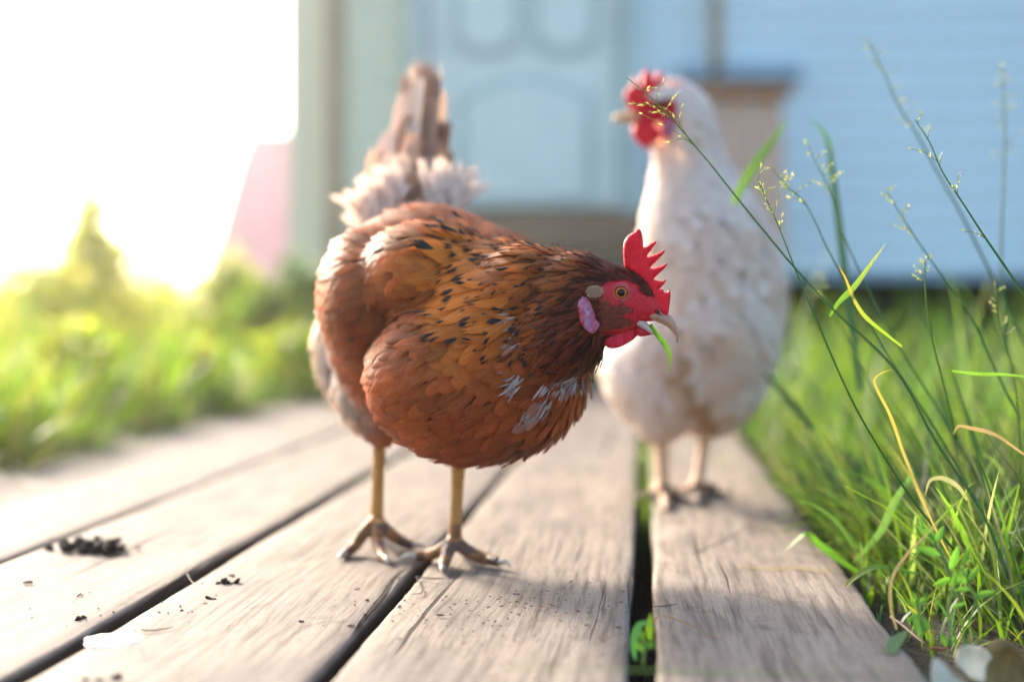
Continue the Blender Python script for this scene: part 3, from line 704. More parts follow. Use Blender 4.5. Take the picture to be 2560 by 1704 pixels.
    # a second looser layer of hackles on the shoulder
    P2 = scatter(B, 9000, lambda P: ((px_of(P)[:, 0] > 1085) & (px_of(P)[:, 0] < 1330) & (px_of(P)[:, 1] < 700+(px_of(P)[:, 0]-1010)*.45) & (P[:, 1] < 1.21)), lambda P: np.full(len(P), .0074), 9)
    q2 = px_of(P2); C2 = idw(P2, colc, 5)*(1+r.normal(0, .2, (len(P2), 1))); k2 = np.clip((1390-q2[:, 0])/330, 0, 1)
    feathers(B, 'hackle_plumage', P2, idw(P2, flow), (.018+.030*k2)*r.uniform(.8, 1.25, len(P2)), .0022+.0052*k2, np.clip(C2, 0, 1), .45+.55*r.random(len(P2)), np.full(len(P2), .32), root, lift=.0072, kind='hackle', seed=13, off=.002)
    # fine short feathers of the head
    def zone_head(P):
        q = px_of(P); x = (q[:, 0]-1150.4)/.2348; y = (q[:, 1]-497)/.2348
        crown = (q[:, 0] > 1355) & (P[:, 1] < 1.16)
        bare = (x > 985) & (x < 1900) & (y > 690-np.clip(x-1250, 0, 400)*-.45-np.clip(1250-x, 0, 300)*-.0) & (np.abs(P[:, 1]-HY_) > .006)
        bare |= ((x-1185)/235)**2+((y-760)/120)**2 < 1
        bare |= (x > 1360) & (y > 800); bare |= (x > 1000) & (y > 880) & (y < 1150)
        return crown & ~bare & (q[:, 1] < 840)
    P3 = scatter(B, 60000, zone_head, lambda P: np.full(len(P), .0016), 21); q3 = px_of(P3)
    x3 = (q3[:, 0]-1150.4)/.2348; y3 = (q3[:, 1]-497)/.2348
    C3 = np.tile(mar*1.15, (len(P3), 1)); up = y3 < 560; C3[up] = np.array((.16, .06, .035)); C3 = C3*(1+r.normal(0, .3, (len(P3), 1)))
    D3 = idw(P3, flow)
    feathers(B, 'head_plumage', P3, D3, np.full(len(P3), .0078)*(1+r.normal(0, .12, len(P3))), np.full(len(P3), .00125), np.clip(C3, .005, 1), np.zeros(len(P3)), np.full(len(P3), .35), root, lift=.0012, kind='hackle', seed=14, off=.0004, ns=3)
    # hair-like bristles over the cheek
    P4 = scatter(B, 40000, lambda P: (lambda x, y: (x > 900) & (x < 1270+60*np.sin(y*.05)) & (y > 835+(x-900)*.12+30*np.sin(x*.04)) & (y < 1095) & (P[:, 1] < HY_-.002))((px_of(P)[:, 0]-1150.4)/.2348, (px_of(P)[:, 1]-497)/.2348), lambda P: np.full(len(P), .00075), 22, [0, 1, 2, 3])
    q4 = px_of(P4)
    D4 = np.tile((-1, .1, -.15), (len(P4), 1)); C4 = np.where(r.random((len(P4), 1)) < .5, np.array((.22, .07, .04)), np.array((.40, .12, .09)))
    feathers(B, 'cheek_bristles', P4, D4, np.full(len(P4), .0045), np.full(len(P4), .00028), C4, np.zeros(len(P4)), np.full(len(P4), .1), root, lift=.0006, kind='hackle', seed=15, off=.0002, ns=3)
    # ear tuft
    P5 = scatter(B, 60000, lambda P: (lambda x, y: (((x-935)/75)**2+((y-735)/50)**2 < 1) & (P[:, 1] < HY_))((px_of(P)[:, 0]-1150.4)/.2348, (px_of(P)[:, 1]-497)/.2348), lambda P: np.full(len(P), .0006), 23, [0, 3])
    feathers(B, 'ear_tuft', P5, np.tile((-.8, .2, -.5), (len(P5), 1)), np.full(len(P5), .0034), np.full(len(P5), .0007), np.tile((.50, .36, .24), (len(P5), 1)), np.zeros(len(P5)), np.full(len(P5), .4), root, lift=.0022, kind='hackle', seed=16, off=.0024, ns=3)
    # ---- head furniture
    comb = [zm(*p) for p in ((1218, 500), (1207, 400), (1206, 300), (1222, 235), (1262, 185), (1312, 155), (1352, 126), (1378, 138), (1395, 185), (1402, 250), (1408, 306),
            (1462, 275), (1522, 248), (1530, 262), (1490, 320), (1438, 398), (1500, 380), (1560, 355), (1603, 336), (1613, 348), (1580, 395), (1520, 455), (1474, 508),
            (1520, 505), (1580, 488), (1630, 466), (1638, 478), (1600, 525), (1550, 570), (1508, 618), (1560, 632), (1600, 636), (1626, 622), (1628, 636), (1595, 680), (1565, 716),
            (1598, 715), (1606, 742), (1634, 745), (1664, 720), (1672, 780), (1664, 850), (1655, 920), (1640, 975), (1600, 985), (1560, 950), (1500, 900), (1440, 820), (1415, 720), (1370, 630), (1300, 560))]
    link('comb', inflate(comb, .0062, HY_-.001, .0045, .0013, wav=.0010, name='comb'), root, M_comb)
    wat = [zm(*p) for p in ((1012, 1085), (1000, 1150), (1010, 1220), (1040, 1270), (1080, 1298), (1130, 1302), (1200, 1285), (1290, 1235), (1345, 1190), (1362, 1130), (1340, 1060), (1250, 1010), (1100, 1030))]
    w1 = link('wattle', inflate(wat, .0075, sf(1160, 1040)-.0015, .006, .0013, wav=.0016, yfun=lambda x, z: max(0, z-.118)*.18, name='wattle'), root, M_wattle)
    w2 = w1.copy(); COL.objects.link(w2); w2.location = Vector(w1.location)+Vector((.003, .018, .001))
    lobe = [zm(*p) for p in ((805, 785), (770, 830), (757, 880), (770, 950), (785, 1030), (820, 1090), (870, 1140), (905, 1150), (942, 1130), (975, 1060), (935, 1010), (925, 950), (895, 870), (850, 800))]
    link('earlobe', inflate(lobe, .0050, sf(860, 960)-.0050, .003, .0009, nf=330, wav=.0022, yfun=lambda x, z: 0, name='earlobe'), root, M_lobe)
    up = [zm(*p) for p in ((1275, 1005), (1330, 975), (1420, 950), (1500, 925), (1560, 935), (1620, 960), (1665, 968), (1705, 1015), (1738, 1080), (1756, 1150), (1752, 1215), (1738, 1240), (1722, 1205), (1695, 1150), (1650, 1098), (1580, 1055), (1500, 1025), (1420, 1005), (1340, 1000))]
    bk = link('upper_beak', inflate(up, .0125, HY_-.001, .0055, .0013, name='upper_beak'), root, M_horn)
    lo = [zm(*p) for p in ((1262, 1008), (1320, 1004), (1400, 1012), (1450, 1052), (1498, 1105), (1512, 1138), (1500, 1160), (1460, 1150), (1400, 1120), (1330, 1075), (1290, 1040))]
    M_low = flesh('lower_beak_horn', (.42, .30, .26), (.66, .56, .52), 250, .3, .1, .2)
    link('lower_beak', inflate(lo, .0100, HY_-.001, .005, .0013, name='lower_beak'), root, M_low)
    ch = [zm(*p) for p in ((1330, 1060), (1400, 1110), (1490, 1158), (1470, 1165), (1380, 1180), (1330, 1150))]
    link('chin_skin', inflate(ch, .010, HY_-.001, .004, .0013, name='chin_skin'), root, M_wattle)
    a = Acc(); vs = a.ell(S(*zm(1548, 938), HY_-.0066), (.0026, .0012, .0012), R(35)); link('nostril', a.mesh('nostril'), bk, simple('nostril_dark', (.05, .015, .012), .6))
    a = Acc(); vs = a.ell(S(*zm(1572, 952), HY_-.0064), (.0026, .0012, .0009), R(38)); link('nostril_flap', a.mesh('nostril_flap'), bk, M_horn)
    # eye
    ec = S(*zm(1183, 752), sf(1183, 752)+.0030)
    def eye(c, sgn):
        a = Acc(); a.ell(c, (.0062, .0056, .0060), 0, 5); m = a.mesh('eye'); v = get_v(m)-np.array(c)
        rr = np.hypot(v[:, 0], v[:, 2]); nz = noisev(v+np.array(c), 1200)
        ir = np.array((.46, .13, .012))*(1+.35*nz)[:, None]; ir = np.where((rr > .0044)[:, None], np.array((.10, .03, .012)), ir)
        cc = np.where((rr < .0029)[:, None], np.array((.002, .002, .002)), ir); cc = np.where((rr > .0050)[:, None], np.array((.40, .20, .18)), cc)
        set_col(m, 'col', cc); e = link('eye', m, root, M_eye)
        t = Acc(); n_ = 20
        ring = [c+Vector((math.cos(q)*.0060, sgn*(-.0036-.0002*math.cos(q)), math.sin(q)*.0056)) for q in np.linspace(0, 2*math.pi, n_)]
        t.tube(ring, [.0009]*n_, 8, 2); ring = [c+Vector((math.cos(q)*.0075, sgn*-.0022, math.sin(q)*.0070)) for q in np.linspace(0, 2*math.pi, n_)]
        t.tube(ring, [.0011]*n_, 8, 2)
        link('eyelid', t.mesh('eyelid'), e, flesh('eyelid_skin', (.44, .03, .045), (.50, .10, .10), 900, .6))
    eye(ec, 1); eye(S(*zm(1183, 752), 2*HY_-ec.y), -1)
    # ---- tail: stiff main feathers and soft coverts
    tb = S(965, 500, 1.44)
    tcols = [np.array(c) for c in ((.34, .23, .17), (.50, .39, .31), (.17, .12, .095), (.38, .26, .19), (.28, .19, .145), (.60, .50, .42), (.22, .155, .12))]
    tips = [(985, 120, 1.56), (965, 128, 1.575), (1000, 150, 1.53), (940, 140, 1.57), (1008, 130, 1.54), (965, 165, 1.52), (945, 250, 1.50), (1000, 205, 1.50), (915, 300, 1.53), (1025, 260, 1.53), (960, 300, 1.47), (1010, 310, 1.47), (890, 350, 1.50), (935, 345, 1.45), (980, 360, 1.44), (1025, 370, 1.45), (875, 400, 1.47), (915, 420, 1.43), (1050, 420, 1.46), (860, 430, 1.46), (905, 345, 1.47), (1030, 330, 1.44), (950, 300, 1.46), (920, 260, 1.54), (868, 335, 1.50), (852, 395, 1.48), (895, 290, 1.52), (880, 420, 1.44), (948, 435, 1.41), (975, 445, 1.41), (930, 440, 1.42), (1003, 440, 1.41), (960, 415, 1.43), (1015, 190, 1.55), (930, 200, 1.55), (955, 400, 1.42), (1000, 420, 1.42)]
    for i, (x, y, Y) in enumerate(tips):
        T = S(x, y, Y); B0 = S(965+(x-965)*.6, 495, 1.455); mid = (B0+T)/2+Vector((-.006+(x-965)*.00005, .008-.006*(i % 3), 0))
        yaw = random.uniform(-.55, .55)
        vane('tail_feather', [B0, mid, T], .0125 if i < 8 else .0115, tcols[i % 7] if x > 935 else tcols[(1, 5, 5)[i % 3]]*1.2, root, 0, .38, (yaw-.25, -1, .1), seed=i)  # left-hand feathers paler: the tail's sunlit edge is put into their colour
    # down around the tail root, splayed tufts
    dn = []
    for i in range(620):
        a_ = random.choice((-1, 1))*random.uniform(.15, 1)**.8; Y = random.uniform(1.40, 1.50); x = 955+a_*(98 if a_ > 0 else 118); y = 492+abs(a_)**2*(10 if a_ > 0 else 62)-random.random()*60
        b_ = S(x, y, Y); up_ = Vector((a_*.35+random.uniform(-.45, .45), random.uniform(-.3, .3), 1-.35*abs(a_))).normalized()
        dn.append((b_, up_, random.uniform(.014, .046)))
    V = []; Fc = []; UV = []; Cc = []; Pp = []
    for b_, d, L in dn:
        sd = d.cross(Vector((random.uniform(-.5, .5), -1, 0))).normalized(); base = len(V); ww = L*random.uniform(.06, .20); cc = np.array((.86, .83, .79))*random.uniform(.8, 1)
        rr = random.random(); bend = Vector((d.x*.5, -.2, -.25))*L*.5
        for i, t in enumerate(TS['body']):
            for s_ in (-1, -.5, 0, .5, 1):
                V.append(b_+d*L*t+sd*s_*ww*float(prof('body', np.array(t)))+bend*t*t); UV.append(((s_+1)/2, t)); Cc.append(cc); Pp.append((0, rr, .9))
        for i in range(7):
            for j in range(4):
                k_ = base+i*5+j; Fc.append((k_, k_+1, k_+6, k_+5))
    o = link('tail_down', npmesh('tail_down', np.array([tuple(v) for v in V]), Fc, True, UV, {'col': np.array(Cc), 'par': np.array(Pp)}), root, M_feather); o['kind'] = 'stuff'
    # loose down hanging from the rear flank
    return root
hen = brown_hen()
# blade of grass held in the beak
a = [S(*zm(*p), 1.094) for p in ((1470, 1060), (1510, 1120), (1560, 1190), (1610, 1250), (1645, 1310), (1662, 1380), (1660, 1460), (1655, 1545))]
def ribbon(name, path, w0, w1, col, parent=None, nrm=(0, -1, .2), mat=None, tipw=.05, tipcol=None, fold=.18, peak=.35, **k):
    C = catmull(path, 4); n = len(C); T = np.linspace(0, 1, n); tg = np.gradient(C, axis=0); tg /= np.linalg.norm(tg, axis=1)[:, None]+1e-12
    V = []; UV = []; CL = []; nn = np.array(nrm, float)
    for i, t in enumerate(T):
        sd = np.cross(tg[i], nn); sd /= np.linalg.norm(sd)+1e-9; up = np.cross(sd, tg[i])
        ww = w0+(w1-w0)*min(1, t/peak) if t < peak else w1*(1-((t-peak)/(1-peak))**1.6)+tipw*w1
        c_ = np.array(col) if tipcol is None else np.array(col)*(1-t**2)+np.array(tipcol)*t**2
        for s_ in (-1, 0, 1): V.append(C[i]+sd*s_*ww+up*(fold*ww*abs(s_))); UV.append(((s_+1)/2, t)); CL.append(c_)
    I = np.arange(n*3).reshape(n, 3); f = np.stack([I[:-1, :-1], I[:-1, 1:], I[1:, 1:], I[1:, :-1]], -1).reshape(-1, 4)
    return link(name, npmesh(name, np.array(V), f, True, UV, {'col': CL}), parent, mat or M_leaf, **k)
ribbon('long_grass', a, .0016, .0021, (.10, .30, .03), tipcol=(.22, .36, .05), label='short green grass blade hanging from the brown hen\'s beak', cat='grass blade')

# ================================================================== the white hen
def white_hen():
    root = empty('white_hen', G(1590, 1160), 'white hen with red comb standing upright behind the brown hen', 'hen'); root.location.z = 0
    prims = [(1535, 240, 1.665, .030, .020, .024, -8), (1478, 268, 1.66, .022, .012, .014, 10), (1568, 285, 1.675, .030, .028, .034), (1584, 370, 1.69, .032, .032, .055), (1600, 470, 1.705, .044, .044, .058),
             (1628, 590, 1.72, .077, .075, .070), (1632, 720, 1.735, .085, .105, .112), (1672, 690, 1.80, .062, .12, .10), (1650, 860, 1.74, .055, .07, .065),
             (1545, 830, 1.71, .050, .055, .060), (1490, 870, 1.72, .048, .05, .050, 35), (1428, 828, 1.76, .026, .04, .026, 30), (1515, 965, 1.70, .021, .026, .026), (1632, 945, 1.73, .022, .026, .020)]
    B = Body([(*p[:3], *(x-.002 for x in p[3:6]), *p[6:]) for p in prims]+[(1610, 530, 1.71, .056, .052, .072)], .014); acc = Acc(); body_ell(B, acc)
    a1 = S(1527, 1120, 1.675); a2 = S(1606, 1112, 1.69)
    g = lambda x, y, h=.006: G(x, y, h)
    t1 = [[g(1530, 1148), g(1532, 1165)], [g(1498, 1135), g(1478, 1140)], [g(1560, 1140), g(1585, 1147)], [g(1520, 1118)]*1+[g(1515, 1108)]]
    t2 = [[g(1604, 1138), g(1606, 1155)], [g(1580, 1128), g(1560, 1133)], [g(1640, 1122), g(1668, 1128)], [g(1600, 1108), g(1598, 1098)]]
    leg_into(acc, S(1516, 960, 1.70), S(1522, 1040, 1.69), a1, t1, (.011, .0080, .0072)); leg_into(acc, S(1632, 945, 1.73), S(1618, 1030, 1.71), a2, t2, (.010, .0068, .0068))
    me = remesh(acc, .0026, 'body', 3); V = get_v(me); px = px_of(V)
    col = np.tile((.55, .50, .45), (len(V), 1)); col[V[:, 2] < .085] = (.62, .38, .22); nz = noisev(V, 50)
    m = (V[:, 2] < .022); col[m] = np.where(nz[m][:, None] > -.1, np.array((.10, .07, .055)), np.array((.55, .33, .2)))
    red = (px[:, 0] < 1562) & (px[:, 1] < 345) & (px[:, 0] > 1400); col[red] = (.62, .012, .03)
    set_col(me, 'col', col); me.polygons.foreach_set('use_smooth', np.ones(len(me.polygons), bool)); body = link('body', me, root, M_skin)
    make_claws(t1+t2, body, .012)
    flow = [((1560, 200, 1.66), (1, .2, -.1)), ((1640, 300, 1.68), (.4, .1, -1)), ((1500, 400, 1.65), (.05, .1, -1)), ((1590, 400, 1.65), (.2, .1, -1)), ((1480, 600, 1.66), (.1, .2, -1)),
            ((1700, 600, 1.7), (.5, .5, -1)), ((1630, 650, 1.64), (.2, .1, -1)), ((1780, 700, 1.75), (.1, .5, -1)), ((1650, 880, 1.68), (-.1, .2, -1)), ((1500, 850, 1.66), (-.2, .3, -1)), ((1410, 830, 1.76), (-1, .5, -.3)), ((1520, 980, 1.7), (.1, .1, -1))]
    white = np.array((.86, .84, .79)); tan = np.array((.70, .50, .32))
    def zone(P):
        q = px_of(P); face = (((q[:, 0]-1503)/50)**2+((q[:, 1]-272)/52)**2 < 1) & (P[:, 1] < 1.70) | (q[:, 0] < 1490) & (q[:, 1] < 320)
        return ~face & (P[:, 2] > .085)
    P = scatter(B, 26000, zone, lambda P: np.clip(.005+(.66-P[:, 2])*.016, .0055, .0115), 31); q = px_of(P); r = np.random.default_rng(8)
    C = np.tile(white, (len(P), 1)); nz = noisev(P, 22); spot = (nz > .08) & (q[:, 1] > 470) & (q[:, 1] < 900) & (q[:, 0] > 1490)
    C[spot] = white*.68+tan*.32; s2 = (noisev(P, 40, 3) > .24) & (q[:, 1] > 470) & (q[:, 0] > 1500); C[s2] = white*.40+tan*.60
    crease = (np.abs((q[:, 0]-1590)-(q[:, 1]-860)*.5) < 26) & (q[:, 1] > 800) & (q[:, 1] < 960); C[crease] = tan*.8
    C *= (1+r.normal(0, .025, (len(P), 1))); sc_ = np.clip(.6+(.62-P[:, 2])*1.6, .6, 1.15)
    feathers(B, 'contour_plumage', P, idw(P, flow), .032*sc_, .0095*sc_, np.clip(C, 0, .88), np.zeros(len(P)), np.full(len(P), .45), root, lift=.0038, seed=41)
    comb = [(1468, 262), (1444, 240), (1437, 215), (1452, 200), (1458, 178), (1472, 196), (1478, 168), (1495, 163), (1503, 182), (1515, 164), (1526, 176), (1527, 195), (1512, 215), (1492, 235), (1482, 255)]
    link('comb', inflate(comb, .008, 1.652, .005, .002, wav=.002, name='comb'), root, M_comb)
    wat = [(1458, 282), (1454, 305), (1465, 325), (1483, 338), (1500, 330), (1516, 310), (1512, 290), (1490, 280)]
    w1 = link('wattle', inflate(wat, .009, 1.648, .005, .002, wav=.002, name='wattle'), root, M_comb); w2 = w1.copy(); COL.objects.link(w2); w2.location = Vector(w1.location)+Vector((.004, .022, 0))
    bk = [(1468, 254), (1440, 256), (1420, 262), (1409, 274), (1420, 281), (1445, 283), (1470, 284)]
    link('beak', inflate(bk, .012, 1.655, .006, .002, name='beak'), root, flesh('tan_beak_horn', (.50, .27, .11), (.62, .40, .20), 250, .4, .05, .2))
    lb = [(1528, 275), (1520, 300), (1530, 318), (1548, 314), (1556, 290), (1545, 272)]
    link('earlobe', inflate(lb, .006, 1.640, .003, .002, name='earlobe'), root, M_lobe)
    for dy, nm in ((-.017, 'eye'), (.019, 'eye')):
        a = Acc(); a.ell(S(1516, 243, 1.663)+Vector((0, dy, 0)), (.0066, .005, .0058), 0, 4); m = a.mesh('eye'); v = get_v(m); set_col(m, 'col', np.tile((.10, .035, .015), (len(v), 1))); link(nm, m, root, M_eye)
    # short tail hidden mostly behind the body
    for i in range(7):
        b0 = S(1700, 640, 1.90); T = b0+Vector((.02+.006*i, .10+.01*(i % 3), .05+.012*(3-abs(i-3))))
        vane('tail_feather', [b0, (b0+T)/2+Vector((0, 0, .01)), T], .013, white, root, 0, .2, (1, -.2, .1), seed=i)
    return root
white_hen()

# ================================================================== vegetation
def blades(name, base, L, W, az, lean, curl, col, mat=None, seg=6, kind='stuff', tip=None, seed=0, **k):
    """many grass blades, each its own bent tapering ribbon"""
    n = len(base); t = np.linspace(0, 1, seg); ang = lean[:, None]+curl[:, None]*t[None]**1.3
    ds = L[:, None]/(seg-1); hx_ = np.cumsum(np.sin(ang)*ds, 1)-np.sin(ang[:, :1])*ds; hz_ = np.cumsum(np.cos(ang)*ds, 1)-np.cos(ang[:, :1])*ds
    C = base[:, None]+np.stack([np.cos(az)[:, None]*hx_, np.sin(az)[:, None]*hx_, hz_], 2)
    r = np.random.default_rng(seed+77); tw = az+np.pi/2+r.normal(0, .7, n); sd = np.stack([np.cos(tw), np.sin(tw), np.zeros(n)], 1)
    wv = (W[:, None]*(np.minimum(1, .55+t/.3*.45)*(1-np.clip((t-.45)/.55, 0, 1)**1.7)+.03)[None])[..., None]
    V = np.stack([C-sd[:, None]*wv, C+sd[:, None]*wv], 2).reshape(-1, 3)
    I = np.arange(n)[:, None, None]*seg*2+np.arange(seg*2).reshape(seg, 2)[None]
    f = np.stack([I[:, :-1, 0], I[:, :-1, 1], I[:, 1:, 1], I[:, 1:, 0]], -1).reshape(-1, 4)
    uv = np.tile(np.stack([np.tile([0, 1], seg), np.repeat(t, 2)], 1), (n, 1)); tt = np.repeat(t, 2)[None, :, None]
    cc = np.repeat(col[:, None], seg*2, 1); tc = np.array(tip if tip is not None else (.42, .34, .10)); amt = (r.random(n)**3*.8)[:, None, None]*tt**3
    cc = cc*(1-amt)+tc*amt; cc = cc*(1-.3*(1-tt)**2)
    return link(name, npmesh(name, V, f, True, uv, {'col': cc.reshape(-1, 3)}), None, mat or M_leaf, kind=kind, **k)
def gpal(r, n, pal, var=.22):
    p = np.array(pal); c = p[r.integers(0, len(p), n)]; return c*(1+r.normal(0, var, (n, 1))).clip(.4, 1.8)
GR = [(.04, .13, .03), (.06, .18, .04), (.10, .22, .03), (.04, .16, .06), (.13, .25, .05), (.025, .10, .045)]
GY = [(.16, .30, .02), (.22, .35, .03), (.12, .26, .015), (.28, .35, .04), (.32, .30, .07), (.09, .20, .015)]
def uX(u, Y): return u+.0934*Y
def field(n, seed, yr, ur, lr, pal, wr=(.0012, .0032), ypow=1.0, lean=.35, clump=14, rise=None, kill=None, name='grass', label=None, curlr=(.2, 1.3)):
    r = np.random.default_rng(seed); Y = yr[0]+(yr[1]-yr[0])*r.random(n)**ypow; u = ur(Y, r.random(n)); X = uX(u, Y)
    P = np.stack([X, Y, np.full(n, -.03)], 1); d = noisev(P*[1, 1, 0], clump, seed) ; keep = d+r.normal(0, .22, n) > -.12
    if kill is not None: keep &= ~kill(X, Y, u, r)
    P = P[keep]; n = len(P); d = d[keep]; L = lr[0]+(lr[1]-lr[0])*r.random(n)**1.6; L *= (1+.5*d)
    if rise is not None: L *= rise(P)
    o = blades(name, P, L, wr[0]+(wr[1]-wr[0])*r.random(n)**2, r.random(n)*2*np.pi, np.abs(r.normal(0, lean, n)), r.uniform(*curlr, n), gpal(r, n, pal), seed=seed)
    return o
rgt = lambda Y, q: .185+(.27*Y+.28)*q
# right-hand verge
field(7500, 101, (1.10, 2.6), rgt, (.06, .24), GR+GY[:2]+[(.40, .36, .24), (.26, .36, .16), (.20, .34, .14)], (.0008, .0032), 1.0, rise=lambda P: np.clip((P[:, 0]-.0934*P[:, 1]-.16)*7, .35, 1.15))
field(9000, 102, (2.3, 4.9), lambda Y, q: .19+(.30*Y+.2)*q, (.10, .33), GR+GY[:3]+[(.20, .34, .15), (.28, .34, .18)], (.0018, .0050))
field(900, 103, (.80, 1.25), lambda Y, q: .20+(.27*Y+.16)*q, (.03, .10), GR+GY, (.0008, .0020), kill=lambda X, Y, u, r: (Y < .98) & (u < .26))
r_ = np.random.default_rng(5)
def edge_tufts(n, seed, pxs, lr, W, pal, az0, azs, lean=(.5, 1.0), curl=(.5, 1.7), name='grass', mat=None, kind='stuff'):
    r = np.random.default_rng(seed); i = r.integers(0, len(pxs), n); A = np.array([tuple(G(x, y, -.01)) for x, y in pxs])[i]
    A = A+r.normal(0, .018, (n, 3))*[1, 1.4, 0]; u = A[:, 0]-.0934*A[:, 1]; A[:, 0] += np.maximum(0, .178-u); A[:, 2] = -.028
    return blades(name, A, r.uniform(*lr, n), r.uniform(*W, n), r.normal(az0, azs, n), r.uniform(*lean, n), r.uniform(*curl, n), gpal(r, n, pal), mat, 9, seed=seed, kind=kind)
edge_tufts(900, 111, [(1860, 1040), (1900, 1090), (1930, 1150), (1990, 1230), (2020, 1270), (2080, 1290), (2110, 1330), (2000, 1170), (2120, 1220), (2200, 1300), (1840, 1000), (1800, 930), (1780, 890), (1820, 960)], (.07, .19), (.0010, .0030), GR+GR+GY+[(.36, .32, .2)], 1.9, 1.3, (.1, .7))
edge_tufts(230, 112, [(2250, 1330), (2300, 1370), (2340, 1400), (2220, 1280), (2330, 1300), (2280, 1240)], (.07, .17), (.0008, .0020), [(.34, .33, .24), (.20, .27, .10), (.10, .24, .03), (.14, .27, .04)], 2.6, .9, (.2, .8), (.1, .6))
edge_tufts(90, 113, [(1850, 1010), (1890, 1080), (1950, 1150), (2020, 1200), (2150, 1240)], (.08, .18), (.0010, .0018), [(.40, .33, .24), (.34, .26, .17)], 2.4, .7, (.3, .9), (.5, 2.2), 'dry_grass', M_dry)
# left-hand verge: lusher, lit from behind
field(15000, 121, (1.75, 5.5), lambda Y, q: -.985-(.30*Y+.1)*q, (.06, .25), GY, (.002, .0055), 1.1, .3, 5)
field(6000, 122, (4.0, 9.0), lambda Y, q: -.97-(.55*Y)*q, (.10, .36), GY+[(.3, .26, .06)], (.004, .010), 1.0, .2, 3)
field(1400, 123, (2.6, 5.0), lambda Y, q: -.99-.25*q, (.05, .16), GY, (.002, .005))
field(3000, 124, (4.55, 4.95), lambda Y, q: -1.1+1.6*q, (.05, .16), GY+GR, (.003, .005))
def left_edge():
    r = np.random.default_rng(141); n = 1500; Y = r.uniform(1.75, 4.6, n); P = np.stack([uX(-.975+r.normal(0, .022, n), Y), Y, np.full(n, -.02)], 1)
    k = noisev(P*[1, 1, 0], 5, 3) > -.1; P = P[k]; n = len(P)
    blades('grass', P, r.uniform(.06, .17, n), r.uniform(.0015, .0045, n), r.normal(-.5, 1.0, n), r.uniform(.3, 1.1, n), r.uniform(.4, 1.5, n), gpal(r, n, GY+[(.42, .30, .12)]), seed=142)
left_edge()
# tiny grass in the gaps between the boards
def gapgrass(u, y0, y1, n, seed):
    r = np.random.default_rng(seed); Y = y0+(y1-y0)*r.random(n); P = np.stack([uX(u+r.normal(0, .003, n), Y), Y, np.full(n, -.07)], 1)
    blades('grass', P, r.uniform(.06, .10, n), r.uniform(.0008, .0018, n), r.random(n)*6.3, np.abs(r.normal(0, .08, n)), r.uniform(.1, .6, n), gpal(r, n, GR), seed=seed)
gapgrass(-.001, 1.55, 2.4, 160, 131); gapgrass(-.386, 1.2, 1.9, 14, 132); gapgrass(-.198, 1.6, 2.6, 16, 133)

def leaves_mesh(name, C, size, nrm, col, seed=0, mat=None, asp=.42, nt=5):
    """separate leaf shapes at centres C, axis nrm"""
    r = np.random.default_rng(seed); n = len(C); t = np.linspace(0, 1, nt); d = nrm/np.linalg.norm(nrm, axis=1)[:, None]
    q = r.normal(size=(n, 3)); sd = np.cross(d, q); sd /= np.linalg.norm(sd, axis=1)[:, None]; up = np.cross(sd, d)
    w_ = np.sin(np.pi*t**.8)*asp*.5+.01; V = []
    X = C[:, None]+d[:, None]*(size[:, None]*t[None])[..., None]+up[:, None]*(size[:, None]*(-.25*t**2)[None])[..., None]
    wv = (size[:, None]*w_[None])[..., None]
    V = np.stack([X-sd[:, None]*wv+up[:, None]*wv*.3, X, X+sd[:, None]*wv+up[:, None]*wv*.3], 2).reshape(-1, 3)
    I = np.arange(n)[:, None, None]*nt*3+np.arange(nt*3).reshape(nt, 3)[None]
    f = np.stack([I[:, :-1, :-1], I[:, :-1, 1:], I[:, 1:, 1:], I[:, 1:, :-1]], -1).reshape(-1, 4)
    uv = np.tile(np.stack([np.tile([0, .5, 1], nt), np.repeat(t, 3)], 1), (n, 1))
    return npmesh(name, V, f, True, uv, {'col': np.repeat(col, nt*3, 0)})
M_stem = simple('green_stem', (.12, .20, .05), .6, .2, 40, .2)
def bush(name, x, Y, h, rad, n, pal, label, cat, size=(.02, .05), shape=1.0, stems=7, seed=0, group=None, pt=None):
    """leafy weed or shrub: stems and a crown of separate leaves, thinner towards the top"""
    r = np.random.default_rng(seed); root = empty(name, (x, Y, -.03), label, cat, group); A = Acc(); C = []; Dn = []
    for i in range(stems):
        a = r.random()*6.28; q = rad*r.random()**.5*.75; tp = Vector((x+math.cos(a)*q*.5, Y+math.sin(a)*q*.5, h*(1-.35*(q/rad))*r.uniform(.8, 1)))
        b = Vector((x+math.cos(a)*q*.35, Y+math.sin(a)*q*.35, -.03)); A.tube([b, (b+tp)/2+Vector((r.normal(0, .012), 0, 0)), tp], [.004+.004*h, .003+.002*h, .0012], 6, 3)
        m = n//stems
        for k in range(m):
            t = r.random()**.8; p = b.lerp(tp, t); wd = rad*((1-t)**shape)*.75+.02; a2 = r.random()*6.28; rr = wd*r.random()**.6
            C.append((p.x+math.cos(a2)*rr, p.y+math.sin(a2)*rr, max(0, p.z+r.normal(0, .015)))); Dn.append((math.cos(a2), math.sin(a2), r.normal(.45, .5)))
    link('stem', A.mesh('stem'), root, M_stem)
    n_ = len(C); o = link('leaves', leaves_mesh('leaves', np.array(C), r.uniform(*size, n_), np.array(Dn), gpal(r, n_, pal), seed), root, M_leaf); o['kind'] = 'stuff'
    return root
def bx_(px, Y): return (px-CX)/F*Y
def bh(py, Y): return CH+(HY-py)/F*Y
YL = [(.50, .46, .10), (.42, .48, .07), (.55, .44, .14), (.34, .42, .05)]
bush('tall_weed', bx_(245, 5.2), 5.2, bh(335, 5.2), .30, 1600, YL, 'tall cone shaped weed glowing yellow green at the left of the picture', 'weed', (.03, .06), 1.2, 7, 1)
